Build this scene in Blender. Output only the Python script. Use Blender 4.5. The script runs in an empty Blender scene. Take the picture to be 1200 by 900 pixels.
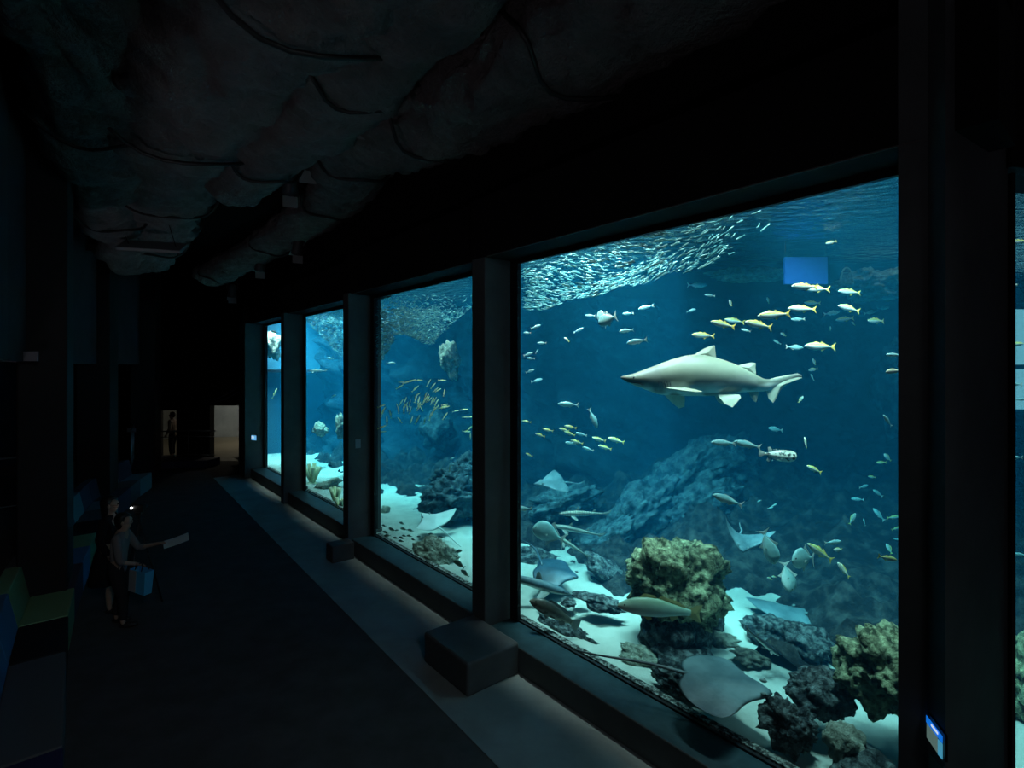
import bpy, bmesh, math, random
from mathutils import Vector, Matrix, noise
random.seed(7)
R = random.Random(11)
PI = math.pi
sc = bpy.context.scene
COL = sc.collection

# ------------------------------------------------------------------ camera
CAMH, F = 3.4, 620.0
cam = bpy.data.cameras.new('camera'); camo = bpy.data.objects.new('camera', cam); COL.objects.link(camo)
camo.location = (0, 0, CAMH); camo.rotation_euler = (PI/2, 0, 0)
cam.sensor_width = 36; cam.lens = 36*F/1200; cam.shift_y = -20/1200; cam.clip_end = 200
sc.camera = camo
sc.view_settings.view_transform = 'Standard'; sc.view_settings.look = 'None'
sc.view_settings.exposure = 0.0; sc.view_settings.gamma = 1.0
sc.view_settings.use_curve_mapping = False
cy = sc.cycles
cy.max_bounces = 7; cy.diffuse_bounces = 4; cy.glossy_bounces = 3; cy.transmission_bounces = 4
cy.volume_bounces = 1; cy.transparent_max_bounces = 12
cy.sample_clamp_indirect = 2.0; cy.use_denoising = True
cy.caustics_reflective = False; cy.caustics_refractive = False

# ------------------------------------------------------------------ world
wd = bpy.data.worlds.new('world'); sc.world = wd; wd.use_nodes = True
wd.node_tree.nodes['Background'].inputs[0].default_value = (.8, .78, .95, 1)
wd.node_tree.nodes['Background'].inputs[1].default_value = .03

# plan coordinates along the tank wall: D = distance from the camera square to the windows, t = along them
def W(D, t, z=0.0): return Vector((D*.771 - t*.637, D*.637 + t*.771, z))
def P(px, py, Y): return Vector(((px-600)/F*Y, Y, CAMH-(py-430)/F*Y))
def gY(px): return 4.21*F/(.771*(px-88))
ZW, ZT, ZB = 4.92, 4.66, .285       # water level, window top, sill

# ------------------------------------------------------------------ lamps over the tank, added fill lights in the hall
def area(name, loc, size, power, color, rot=(0,0,0), shape='SQUARE', sy=None, spread=None):
    l = bpy.data.lights.new(name, 'AREA'); l.energy = power; l.color = color; l.size = size
    if sy: l.shape = 'RECTANGLE'; l.size_y = sy
    if spread: l.spread = spread
    o = bpy.data.objects.new(name, l); COL.objects.link(o); o.location = loc; o.rotation_euler = rot
    return o
def spot(name, loc, target, power, color, ang, blend=1.0, r=.08):
    l = bpy.data.lights.new(name, 'SPOT'); l.energy = power; l.color = color; l.spot_size = math.radians(ang); l.spot_blend = blend
    l.shadow_soft_size = r
    o = bpy.data.objects.new(name, l); COL.objects.link(o); o.location = loc
    o.rotation_euler = (Vector(target)-Vector(loc)).to_track_quat('-Z', 'Y').to_euler()
    return o
LC = (1.0, 1.0, .90)
def strip(D, t, power, ln, wd, tilt, spread):
    o = area('tank_lamp', W(D, t, 6.7), ln, power, LC, sy=wd, spread=math.radians(spread))
    z = -(Vector((0,0,-1)) + W(1,0)*tilt).normalized(); x = W(0,1).normalized(); y = z.cross(x).normalized(); x = y.cross(z)
    o.rotation_euler = Matrix((x, y, z)).transposed().to_euler()
for (D, t, p) in ((4.72, 1.9, 210), (4.72, 5.0, 290), (4.75, 8.0, 150), (4.95, 11.6, 230), (5.05, 15.4, 320), (5.15, 19.0, 420)): strip(D, t, p*.74, 1.6, .35, .42, 69)
for (D, t, p) in ((6.3, 1.8, 25), (5.9, 4.3, 110), (6.2, 8.0, 70), (6.5, 12.0, 80), (6.5, 16.0, 160), (6.3, 19.2, 260)): strip(D, t, p*.42, 1.2, 1.0, 0, 34)
area('tank_lamp', (7.55-2.2, 5.6, 6.7), 1.0, 45, LC)
o = area('tank_lamp', W(5.4, 18.0, 6.6), 1.0, 60, (.7,.95,1)); o.rotation_euler = (W(5.7,20.6,2.6)-W(5.4,18.0,6.6)).to_track_quat('-Z','Y').to_euler(); o.data.spread = math.radians(80)
for (D, t, p, a) in ((6.3, 4.1, 4500, 10), (6.6, 5.6, 900, 9), (5.4, 6.5, 1500, 10), (6.4, 12.6, 1400, 12), (6.2, 15.4, 1600, 12)):
    spot('tank_spotlight', W(D, t, 6.9), W(D-.1, t+.2, 0), p, (.6, .9, 1.0), a)

for (D, t, z, p, tx) in ((-1.6, -1.0, 1.3, 6.5, 2.2), (-1.5, 5.2, 1.5, 5, 1.6), (-.9, 10.6, 1.2, 3.5, 1.4)):
    o = area('fill_uplight', W(D, t, z), .5, p, (.95, .88, 1.0)); o.rotation_euler = (Vector((0,0,1)) + W(1,1)*.16*tx).to_track_quat('-Z', 'Y').to_euler(); o.data.spread = math.radians(110)  # added fill out of view, brightens the ceiling ducts
o = area('fill_lamp', W(.3, -2.5, 5.4), 1.0, 9, (.85, .96, 1.0)); o.rotation_euler = (W(.6,7.5,0)-W(.3,-2.5,5.4)).to_track_quat('-Z','Y').to_euler(); o.data.spread = math.radians(90)  # added fill behind the camera for benches, floor and people
# ------------------------------------------------------------------ materials
MC = {}
def mat(name, col=(.5,.5,.5), rough=.6, spec=.5, metal=0.0, noise_amt=0.0, nscale=5.0, bump=0.0, bscale=20.0, col2=None, detail=6, emit=None, ecol=None, coords='Object', ramp=(.35,.65), bd=.02):
    if name in MC: return MC[name]
    m = bpy.data.materials.new(name); m.use_nodes = True; MC[name] = m
    nt = m.node_tree; b = nt.nodes['Principled BSDF']
    b.inputs['Base Color'].default_value = (*col, 1); b.inputs['Roughness'].default_value = rough
    b.inputs['Specular IOR Level'].default_value = spec; b.inputs['Metallic'].default_value = metal
    tc = nt.nodes.new('ShaderNodeTexCoord')
    if col2 is not None:
        n = nt.nodes.new('ShaderNodeTexNoise'); n.inputs['Scale'].default_value = nscale; n.inputs['Detail'].default_value = detail
        n.inputs['Roughness'].default_value = .62
        nt.links.new(tc.outputs[coords], n.inputs['Vector'])
        cr = nt.nodes.new('ShaderNodeValToRGB'); cr.color_ramp.elements[0].position = ramp[0]; cr.color_ramp.elements[1].position = ramp[1]
        cr.color_ramp.elements[0].color = (*col, 1); cr.color_ramp.elements[1].color = (*col2, 1)
        nt.links.new(n.outputs['Fac'], cr.inputs['Fac']); nt.links.new(cr.outputs['Color'], b.inputs['Base Color'])
    if bump:
        n2 = nt.nodes.new('ShaderNodeTexNoise'); n2.inputs['Scale'].default_value = bscale; n2.inputs['Detail'].default_value = 8
        n2.inputs['Roughness'].default_value = .65
        nt.links.new(tc.outputs[coords], n2.inputs['Vector'])
        bp = nt.nodes.new('ShaderNodeBump'); bp.inputs['Strength'].default_value = bump; bp.inputs['Distance'].default_value = bd
        nt.links.new(n2.outputs['Fac'], bp.inputs['Height']); nt.links.new(bp.outputs['Normal'], b.inputs['Normal'])
    if emit:
        b.inputs['Emission Color'].default_value = (*(ecol or col), 1); b.inputs['Emission Strength'].default_value = emit
    return m

def fishmat(name, back, flank, belly, hz, stripe=None, stripe_z=.25, rough=.35, spots=None, bars=None, noise_s=30):
    """pigment runs from back to belly along the body's own height"""
    if name in MC: return MC[name]
    m = bpy.data.materials.new(name); m.use_nodes = True; MC[name] = m
    nt = m.node_tree; b = nt.nodes['Principled BSDF']; b.inputs['Roughness'].default_value = rough
    b.inputs['Specular IOR Level'].default_value = .5
    tc = nt.nodes.new('ShaderNodeTexCoord'); sp = nt.nodes.new('ShaderNodeSeparateXYZ'); nt.links.new(tc.outputs['Object'], sp.inputs[0])
    n = nt.nodes.new('ShaderNodeTexNoise'); n.inputs['Scale'].default_value = 9; nt.links.new(tc.outputs['Object'], n.inputs['Vector'])
    nm = nt.nodes.new('ShaderNodeMath'); nm.operation = 'MULTIPLY_ADD'; nm.inputs[1].default_value = hz*.5; nt.links.new(n.outputs['Fac'], nm.inputs[0]); nt.links.new(sp.outputs['Z'], nm.inputs[2])
    mr = nt.nodes.new('ShaderNodeMapRange'); mr.inputs['From Min'].default_value = -hz*.75; mr.inputs['From Max'].default_value = hz*1.25
    nt.links.new(nm.outputs[0], mr.inputs['Value'])
    cr = nt.nodes.new('ShaderNodeValToRGB'); el = cr.color_ramp.elements
    el[0].position = .22; el[0].color = (*belly, 1); el[1].position = .85; el[1].color = (*back, 1)
    e = el.new(.5); e.color = (*flank, 1)
    if stripe:
        e = el.new(.5+stripe_z*.5-.045); e.color = (*flank, 1)
        e = el.new(.5+stripe_z*.5); e.color = (*stripe, 1)
        e = el.new(.5+stripe_z*.5+.07); e.color = (*back, 1)
    nt.links.new(mr.outputs[0], cr.inputs['Fac']); out = cr.outputs['Color']
    def mixin(fac, c):
        nonlocal out
        mx = nt.nodes.new('ShaderNodeMixRGB'); nt.links.new(fac, mx.inputs['Fac']); nt.links.new(out, mx.inputs['Color1'])
        mx.inputs['Color2'].default_value = (*c, 1); out = mx.outputs['Color']
    if spots:
        v = nt.nodes.new('ShaderNodeTexNoise'); v.inputs['Scale'].default_value = spots[1]; v.inputs['Detail'].default_value = 2
        nt.links.new(tc.outputs['Object'], v.inputs['Vector'])
        r2 = nt.nodes.new('ShaderNodeMapRange'); r2.inputs['From Min'].default_value = .54; r2.inputs['From Max'].default_value = .6
        nt.links.new(v.outputs['Fac'], r2.inputs['Value']); mixin(r2.outputs[0], spots[0])
    if bars:
        wv = nt.nodes.new('ShaderNodeTexWave'); wv.inputs['Scale'].default_value = bars[1]; wv.inputs['Distortion'].default_value = 1.5
        nt.links.new(tc.outputs['Object'], wv.inputs['Vector'])
        r3 = nt.nodes.new('ShaderNodeMapRange'); r3.inputs['From Min'].default_value = .55; r3.inputs['From Max'].default_value = .8; r3.inputs['To Max'].default_value = .75
        nt.links.new(wv.outputs['Fac'], r3.inputs['Value']); mixin(r3.outputs[0], bars[0])
    nt.links.new(out, b.inputs['Base Color'])
    return m

BLACKWALL = mat('black_paint', (.010,.009,.010), .8, .2, bump=.3, bscale=6)
DARKWALL = mat('dark_plaster', (.045,.043,.055), .85, .2, col2=(.07,.066,.085), nscale=1.5, bump=.2, bscale=8)
CARPET = mat('dark_carpet', (.085,.08,.08), .95, .1, col2=(.11,.105,.105), nscale=3, bump=.4, bscale=220, bd=.004)
STRIPE = mat('grey_concrete_band', (.26,.30,.30), .8, .2, col2=(.34,.39,.39), nscale=1.6, bump=.1, bscale=30)
SILL = mat('polished_sill', (.012,.036,.048), .5, .3, col2=(.024,.06,.075), nscale=5, bump=.12, bscale=12)
PILLARM = mat('pillar_paint', (.09,.098,.10), .7, .2, col2=(.12,.13,.135), nscale=2, bump=.1, bscale=10)
FRAMEM = mat('frame_black', (.01,.009,.011), .5, .4)
STEELM = mat('brushed_steel', (.35,.37,.4), .35, .5, metal=.8)
BLACKP = mat('black_plastic', (.015,.015,.016), .45, .4)
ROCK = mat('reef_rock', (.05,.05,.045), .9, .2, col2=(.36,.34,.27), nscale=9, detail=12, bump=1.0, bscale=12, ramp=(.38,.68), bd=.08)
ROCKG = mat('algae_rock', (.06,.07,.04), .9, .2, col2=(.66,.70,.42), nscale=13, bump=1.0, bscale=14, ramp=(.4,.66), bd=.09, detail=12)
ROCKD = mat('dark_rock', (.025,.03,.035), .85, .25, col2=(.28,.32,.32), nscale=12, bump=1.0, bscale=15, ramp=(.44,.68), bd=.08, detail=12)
ROCKP = mat('pale_encrusted_rock', (.2,.2,.16), .9, .2, col2=(.52,.52,.42), nscale=14, bump=1.0, bscale=18, bd=.07, detail=12)
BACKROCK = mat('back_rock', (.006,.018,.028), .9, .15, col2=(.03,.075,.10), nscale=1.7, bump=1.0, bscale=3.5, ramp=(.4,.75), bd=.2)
HAZEROCK = mat('haze_tinted_rock', (.014,.03,.04), .9, .2, col2=(.12,.19,.21), nscale=7, detail=12, bump=1.0, bscale=10, ramp=(.38,.68), bd=.08)  # blue water haze put into the colour of the distant rocks
SAND = mat('white_sand', (.42,.41,.36), .95, .1, col2=(.56,.55,.49), nscale=2.5, bump=.5, bscale=60, bd=.01)
GRAVEL = mat('gravel_mix', (.04,.04,.04), .9, .2, col2=(.5,.48,.44), nscale=32, bump=1.0, bscale=60, ramp=(.45,.62), detail=3)

# ------------------------------------------------------------------ object helpers
def link(name, bm, m=None, parent=None, smooth=False, recalc=True):
    if recalc: bmesh.ops.recalc_face_normals(bm, faces=bm.faces)
    me = bpy.data.meshes.new(name); bm.to_mesh(me); bm.free()
    if m:
        for k in (m if isinstance(m, (list, tuple)) else [m]): me.materials.append(k)
    if smooth:
        for p in me.polygons: p.use_smooth = True
    o = bpy.data.objects.new(name, me); COL.objects.link(o)
    if parent: o.parent = parent
    return o
def tag(o, label, cat, group=None, kind=None):
    o['label'] = label; o['category'] = cat
    if group: o['group'] = group
    if kind: o['kind'] = kind
    return o
def empty(name, loc=(0,0,0), rz=0.0):
    o = bpy.data.objects.new(name, None); COL.objects.link(o); o.location = loc; o.rotation_euler = (0,0,rz); o.empty_display_size = .1
    return o
def thing(name, label, cat, loc=(0,0,0), rz=0.0, group=None): return tag(empty(name, loc, rz), label, cat, group)
def struct(o, label=None):
    o['kind'] = 'structure'
    if label: o['label'] = label
    return o
def prism(bm, pts, z0, z1):
    a = [bm.verts.new((p[0], p[1], z0)) for p in pts]; b = [bm.verts.new((p[0], p[1], z1)) for p in pts]
    n = len(pts)
    bm.faces.new(a[::-1]); bm.faces.new(b)
    for i in range(n): bm.faces.new((a[i], a[(i+1)%n], b[(i+1)%n], b[i]))
def box(bm, x0,x1,y0,y1,z0,z1): prism(bm, [(x0,y0),(x1,y0),(x1,y1),(x0,y1)], z0, z1)
def wbox(bm, D0,D1,t0,t1,z0,z1): prism(bm, [W(D0,t0),W(D1,t0),W(D1,t1),W(D0,t1)], z0, z1)
def bevel(bm, w=.01, seg=2):
    bmesh.ops.recalc_face_normals(bm, faces=bm.faces)
    bmesh.ops.bevel(bm, geom=[e for e in bm.edges if e.calc_face_angle(0) > .4], offset=w, segments=seg, affect='EDGES', profile=.5)
def tube(bm, pts, radii, n=10, cap=True, scale2=1.0):
    """loft a round section along points"""
    pts = [Vector(p) for p in pts]
    if not isinstance(radii, (list, tuple)): radii = [radii]*len(pts)
    rings = []; up = Vector((0,0,1)); prev = None
    for i, p in enumerate(pts):
        d = (pts[min(i+1, len(pts)-1)] - pts[max(i-1, 0)]).normalized()
        a = prev if prev is not None else (up if abs(d.dot(up)) < .95 else Vector((1,0,0)))
        s = d.cross(a).normalized(); u = s.cross(d).normalized(); prev = u
        rings.append([bm.verts.new(p + s*(math.cos(2*PI*k/n)*radii[i]) + u*(math.sin(2*PI*k/n)*radii[i]*scale2)) for k in range(n)])
    for i in range(len(rings)-1):
        for k in range(n): bm.faces.new((rings[i][k], rings[i][(k+1)%n], rings[i+1][(k+1)%n], rings[i+1][k]))
    if cap: bm.faces.new(rings[0][::-1]); bm.faces.new(rings[-1])
    return rings
def ordinal(i, n):
    w = ['first','second','third','fourth','fifth','sixth','seventh','eighth','ninth','tenth','eleventh','twelfth','thirteenth','fourteenth','fifteenth',
         'sixteenth','seventeenth','eighteenth','nineteenth','twentieth','twenty-first','twenty-second','twenty-third','twenty-fourth','twenty-fifth']
    if i == 0: return 'leftmost'
    if i == n-1: return 'rightmost'
    if i < n/2 + .5: return w[i] + ' from the left'
    return w[n-1-i] + ' from the right'

# ------------------------------------------------------------------ hall floor, ceiling
def poly(name, pts, z, m):
    bm = bmesh.new(); prism(bm, pts, z-.1, z); return link(name, bm, m)
struct(poly('floor', [W(-9,-8), W(4.6,-8), W(4.6,19.5), W(5.5,27), W(4,45), W(-14,45), W(-14,8)], 0, CARPET))
DS = [(-6,2.5),(3.5,2.77),(9.2,2.95),(18.3,3.27)]
bm = bmesh.new(); prism(bm, [W(D,t) for t,D in DS]+[W(4.4,18.3),W(4.4,-6)], .0, .006)
struct(link('floor_band', bm, STRIPE), 'pale grey floor band along the foot of the tank windows')
bm = bmesh.new(); prism(bm, [W(-12,-8), W(4.6,-8), W(4.6,20), W(4.6,30), W(-14,30)], 7.2, 7.4)
struct(link('ceiling', bm, BLACKWALL))

# ------------------------------------------------------------------ tank windows
WIN = [(1, 4.21, .97, 4.93), (2, 4.28, 5.52, 9.10), (3, 4.49, 9.62, 13.55), (4, 4.56, 14.08, 17.45)]
def glassmat():
    m = bpy.data.materials.new('acrylic'); m.use_nodes = True; nt = m.node_tree; nt.nodes.clear()
    o = nt.nodes.new('ShaderNodeOutputMaterial'); mx = nt.nodes.new('ShaderNodeMixShader')
    t = nt.nodes.new('ShaderNodeBsdfTransparent'); t.inputs[0].default_value = (.97,.99,1,1)
    g = nt.nodes.new('ShaderNodeBsdfGlossy'); g.inputs['Roughness'].default_value = .03
    mx.inputs[0].default_value = .03
    nt.links.new(t.outputs[0], mx.inputs[1]); nt.links.new(g.outputs[0], mx.inputs[2]); nt.links.new(mx.outputs[0], o.inputs[0])
    return m
ACR = glassmat()
for n, D, t0, t1 in WIN:
    w = struct(empty(f'window_{n}', W(D, (t0+t1)/2, 0)))
    inv = w.location
    bm = bmesh.new(); wbox(bm, D, D+.03, t0-.02, t1+.02, ZB-.02, ZT+.02); bmesh.ops.translate(bm, verts=bm.verts, vec=-inv)
    link('pane', bm, ACR, w)
    bm = bmesh.new()
    wbox(bm, D-.05, D, t0-.14, t0, ZB, ZT+.1); wbox(bm, D-.05, D, t1, t1+.14, ZB, ZT+.1)
    wbox(bm, D-.05, D, t0, t1, ZT, ZT+.1); wbox(bm, D-.03, D, t0, t1, ZB, ZB+.02)
    bmesh.ops.translate(bm, verts=bm.verts, vec=-inv); link('window_frame', bm, FRAMEM, w)
    # header over the window, sill under it
    bm = bmesh.new(); wbox(bm, D-.42, D+.12, t0-.45, t1+.45, ZT+.06, 5.45); wbox(bm, D+.02, D+.12, t0-.45, t1+.45, 5.44, 7.2); struct(link('lintel', bm, BLACKWALL), 'black boxed header above a tank window')
    bm = bmesh.new(); wbox(bm, D-.426, D-.42, t0-.12, t1+.12, ZT+.054, ZT+.064); struct(link(f'trim_{n}', bm, mat('dull_trim', (.12,.11,.11), .5)))
    bm = bmesh.new(); wbox(bm, D-.41, D+.03, t0-.15, t1+.15, -.01, ZB); bevel(bm, .012)
    me = link('window_sill', bm, SILL); me.data.materials.append(PILLARM)
    for p in me.data.polygons: p.material_index = 0 if p.normal.z > .5 else 1
    struct(me, 'low broad sill under a tank window')
# ledge of gravel seen at the foot of the acrylic
bm = bmesh.new()
for n, D, t0, t1 in WIN: wbox(bm, D+.035, D+.11, t0-.1, t1+.1, .0, ZB+.015)
tag(link('gravel', bm, GRAVEL), 'strip of coarse speckled gravel along the foot of the tank glass', 'gravel', kind='stuff')

# pillars (flat fins) between the windows
def pillar(D0, D1, t0, t1, lab):
    bm = bmesh.new(); wbox(bm, D0, D1, t0, t1, 0, ZT+.08); bevel(bm, .012); struct(link('pillar', bm, PILLARM), lab)
pillar(3.79, 4.25, 5.10, 5.37, 'black fin pillar left of the large window')
pillar(3.80, 4.32, 9.24, 9.48, 'black fin pillar between second and third window')
pillar(3.98, 4.52, 13.68, 13.93, 'black fin pillar between third and fourth window')
pillar(3.98, 4.60, 17.58, 18.35, 'black pier beyond the farthest window')
pillar(4.26, 4.56, 9.49, 9.60, 'thin black post behind the second window pillar')
pillar(4.49, 4.60, 13.94, 14.06, 'thin black post behind the third window pillar')
# near pillar at the bend of the tank wall
bm = bmesh.new(); prism(bm, [W(3.79,.967), (2.396,3.05), (2.364,2.885), (3.235,3.452), (3.2,3.62), W(4.4,.83), W(4.4,.967)], 0, 7.2)
bmesh.ops.recalc_face_normals(bm, faces=bm.faces)
struct(link('pillar', bm, PILLARM), 'broad dark pillar at the right where the window wall bends')
# window 0 facet running right
d0 = Vector((.981,.19,0)); n0 = Vector((-.19,.981,0)); p0 = Vector((3.235,3.47,0))
def F0(s, k, z=0): v = p0 + d0*s + n0*k; return Vector((v.x, v.y, z))
w = struct(empty('window_5', F0(1.9, 0)))
def fbox(bm, s0,s1,k0,k1,z0,z1): prism(bm, [F0(s0,k0),F0(s1,k0),F0(s1,k1),F0(s0,k1)], z0, z1)
bm = bmesh.new(); fbox(bm, .02,3.8,0,.03,ZB,ZT+.02); bmesh.ops.translate(bm, verts=bm.verts, vec=-w.location); link('pane', bm, ACR, w)
bm = bmesh.new(); fbox(bm, .0,.03,-.04,0,ZB,ZT); fbox(bm, 3.8,3.95,-.04,0,ZB,ZT); bmesh.ops.translate(bm, verts=bm.verts, vec=-w.location); link('window_frame', bm, FRAMEM, w)
bm = bmesh.new(); fbox(bm, -.03,4.2,-.06,.35,ZT+.03,7.2); struct(link('lintel', bm, BLACKWALL), 'black boxed header above the right edge window')
bm = bmesh.new(); fbox(bm, .02,4.2,-.41,.03,0,ZB); struct(link('window_sill', bm, SILL), 'low sill under the right edge window')
bm = bmesh.new(); fbox(bm, 3.95,4.3,-.45,.4,0,7.2); struct(link('pillar', bm, PILLARM), 'black pillar outside the right edge window')
bm = bmesh.new(); fbox(bm, 4.3,4.6,-9,.4,0,7.2); struct(link('wall_right', bm, BLACKWALL))

# low step in front of the pillar
bm = bmesh.new(); wbox(bm, 3.10, 3.80, 4.47, 5.35, 0, .35); bevel(bm, .03, 3)
tag(link('step_box', bm, PILLARM), 'low black block on the floor at the foot of the fin pillar', 'step')
bm = bmesh.new(); wbox(bm, 3.42, 3.82, 9.0, 9.30, 0, .30); bevel(bm, .02, 3)
tag(link('step_box', bm, PILLARM), 'small dark block at the foot of the pillar beyond the second window', 'step')
# ------------------------------------------------------------------ water and its surface
def watervol():
    m = bpy.data.materials.new('sea_water'); m.use_nodes = True; nt = m.node_tree; nt.nodes.clear()
    o = nt.nodes.new('ShaderNodeOutputMaterial'); ad = nt.nodes.new('ShaderNodeAddShader')
    a = nt.nodes.new('ShaderNodeVolumeAbsorption'); a.inputs['Color'].default_value = (.28,.80,.89,1); a.inputs['Density'].default_value = .38
    s = nt.nodes.new('ShaderNodeVolumeScatter'); s.inputs['Color'].default_value = (.02,.46,.9,1); s.inputs['Density'].default_value = .034
    s.inputs['Anisotropy'].default_value = .2
    nt.links.new(a.outputs[0], ad.inputs[0]); nt.links.new(s.outputs[0], ad.inputs[1]); nt.links.new(ad.outputs[0], o.inputs['Volume'])
    return m
wp = [W(4.60,20.6), W(4.60,13.8), W(4.53,13.8), W(4.53,9.4), W(4.32,9.4), W(4.32,5.3), W(4.25,5.3), W(4.25,.9), W(4.35,.75), F0(.0,.2), F0(.02,.04), F0(3.9,.04), (12.2,5.0), (11.4,11), W(12.2,2.5), W(12.2,20.6)]
bm = bmesh.new(); prism(bm, wp, -.4, ZW-.01)
tag(link('water', bm, watervol()), 'clear blue sea water filling the tank behind the windows', 'water', kind='stuff')
def surfmat():
    m = bpy.data.materials.new('water_surface'); m.use_nodes = True; nt = m.node_tree; nt.nodes.clear()
    o = nt.nodes.new('ShaderNodeOutputMaterial'); mx = nt.nodes.new('ShaderNodeMixShader')
    t = nt.nodes.new('ShaderNodeBsdfTransparent'); g = nt.nodes.new('ShaderNodeBsdfGlossy'); g.inputs['Roughness'].default_value = .08
    f = nt.nodes.new('ShaderNodeFresnel'); f.inputs['IOR'].default_value = 1.33
    tc = nt.nodes.new('ShaderNodeTexCoord'); n = nt.nodes.new('ShaderNodeTexNoise'); n.inputs['Scale'].default_value = 4.5; n.inputs['Detail'].default_value = 4
    mp = nt.nodes.new('ShaderNodeMapping'); mp.inputs['Rotation'].default_value = (0,0,.3); mp.inputs['Scale'].default_value = (1,1.5,1)
    nt.links.new(tc.outputs['Object'], mp.inputs[0]); nt.links.new(mp.outputs[0], n.inputs['Vector'])
    b = nt.nodes.new('ShaderNodeBump'); b.inputs['Strength'].default_value = 1.0; b.inputs['Distance'].default_value = .10
    nt.links.new(n.outputs['Fac'], b.inputs['Height']); nt.links.new(b.outputs[0], g.inputs['Normal'])
    nt.links.new(f.outputs[0], mx.inputs[0]); nt.links.new(t.outputs[0], mx.inputs[1]); nt.links.new(g.outputs[0], mx.inputs[2]); nt.links.new(mx.outputs[0], o.inputs[0])
    return m
bm = bmesh.new(); vs = [bm.verts.new((p[0], p[1], ZW)) for p in [W(4.4,20.6), W(4.4,.8), F0(0,.1), F0(3.9,.1), (12.3,5.0), (11.5,11), W(12.3,2.5), W(12.3,20.6)]]
fc = bm.faces.new(vs)
if fc.normal.z < 0: fc.normal_flip()
bm.normal_update()
if bm.faces[:][0].normal.z < 0: bmesh.ops.reverse_faces(bm, faces=bm.faces)
tag(link('water_surface', bm, surfmat(), recalc=False), 'rippled underside of the water surface at the top of the tank', 'water', kind='stuff')

# ------------------------------------------------------------------ tank bottom and back
def fbm(v, o=5): return noise.fractal(v, 1.0, 2.0, o, noise_basis='PERLIN_ORIGINAL')
def sandz(D, t):
    z = .22 + .05*noise.noise(Vector((D*.6, t*.6, 3))) + .02*noise.noise(Vector((D*2.1, t*2.1, 1)))
    z += .18*max(0, D-6.5)*.3
    return z
bm = bmesh.new()
nD, nT = 60, 150; g = []
for i in range(nD+1):
    row = []
    for j in range(nT+1):
        D = 4.27 + 8*(i/nD)**1.3; t = -8 + 28.6*j/nT
        if t < .9: D = D  # beyond the bend the pane hides the difference
        p = W(D, t, sandz(D, t)); row.append(bm.verts.new(p))
    g.append(row)
for i in range(nD):
    for j in range(nT):
        c = (g[i][j].co + g[i+1][j+1].co)/2
        # stay inside the tank on the window_5 side
        if (c - p0).dot(n0) < .05: continue
        bm.faces.new((g[i][j], g[i+1][j], g[i+1][j+1], g[i][j+1]))
for v in [v for v in bm.verts if not v.link_faces]: bm.verts.remove(v)
tag(link('sand', bm, SAND, smooth=True), 'pale sand covering the floor of the tank', 'sand', kind='stuff')

# back wall of the tank: rough rock that steps in plan
BW = [(12.3,5.2),(10.9,10.2),(7.6,9.6),(5.9,10.6),(3.9,11.9),(1.6,12.4),(-.2,14.2),(-1.9,16.6),(-4.3,18.6),(-7.2,20.3)]
def resample(pts, n):
    pts = [Vector((p[0],p[1],0)) for p in pts]; L = [0]
    for a, b in zip(pts, pts[1:]): L.append(L[-1]+(b-a).length)
    out = []
    for k in range(n+1):
        s = L[-1]*k/n; i = max(j for j in range(len(pts)-1) if L[j] <= s+1e-9)
        out.append(pts[i].lerp(pts[i+1], (s-L[i])/max(1e-6, L[i+1]-L[i])))
    return out
NB, NH = 230, 60
rs = resample(BW, NB); bm = bmesh.new(); g = []
for k, p in enumerate(rs):
    a = rs[max(0,k-1)]; b = rs[min(NB,k+1)]; tng = (b-a).normalized(); nrm = Vector((tng.y, -tng.x, 0))
    if nrm.dot(-p) < 0: nrm = -nrm
    row = []
    for j in range(NH+1):
        z = -.2 + 6.9*j/NH
        q = Vector((p.x, p.y, z))
        s = k*.09
        dgl = Vector((s*.8 + z*.7, z*.5 - s*.35, 0))
        h = abs(fbm(Vector((dgl.x*.55, dgl.y*1.7, 2.0)), 5))*1.1 + .5*noise.noise(Vector((s*.25, z*.3, 7)))
        slope = max(0, 1.9 - z)*.42
        row.append(bm.verts.new(q + nrm*(h*.9 + slope)))
    g.append(row)
for k in range(NB):
    for j in range(NH): bm.faces.new((g[k][j], g[k+1][j], g[k+1][j+1], g[k][j+1]))
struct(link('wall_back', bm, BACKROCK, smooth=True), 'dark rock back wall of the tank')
bm = bmesh.new(); prism(bm, [W(4.6,20.6), W(12.5,20.6), W(12.5,20.9), W(4.6,20.9)], -.3, 7.2)
struct(link('wall_tank_end', bm, mat('blue_liner', (.09,.27,.40), .7, .2)))
bm = bmesh.new(); wbox(bm, 4.61, 4.64, 17.6, 20.9, -.3, 7.2); struct(link('wall_tank_side', bm, BLACKWALL))
bm = bmesh.new(); prism(bm, [F0(4.0,.03), (12.4,5.2), (12.6,5.0), F0(4.2,-.1)], -.3, 7.2); struct(link('wall_tank_near', bm, BLACKWALL))
bm = bmesh.new(); prism(bm, [W(4.4,20.9), W(4.4,.9), F0(0,.3), F0(4,.3), (12.6,5.0), (11.8,11.5), W(13,2.5), W(13,20.9)], 7.2, 7.35)
struct(link('ceiling_tank', bm, BLACKWALL))

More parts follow.
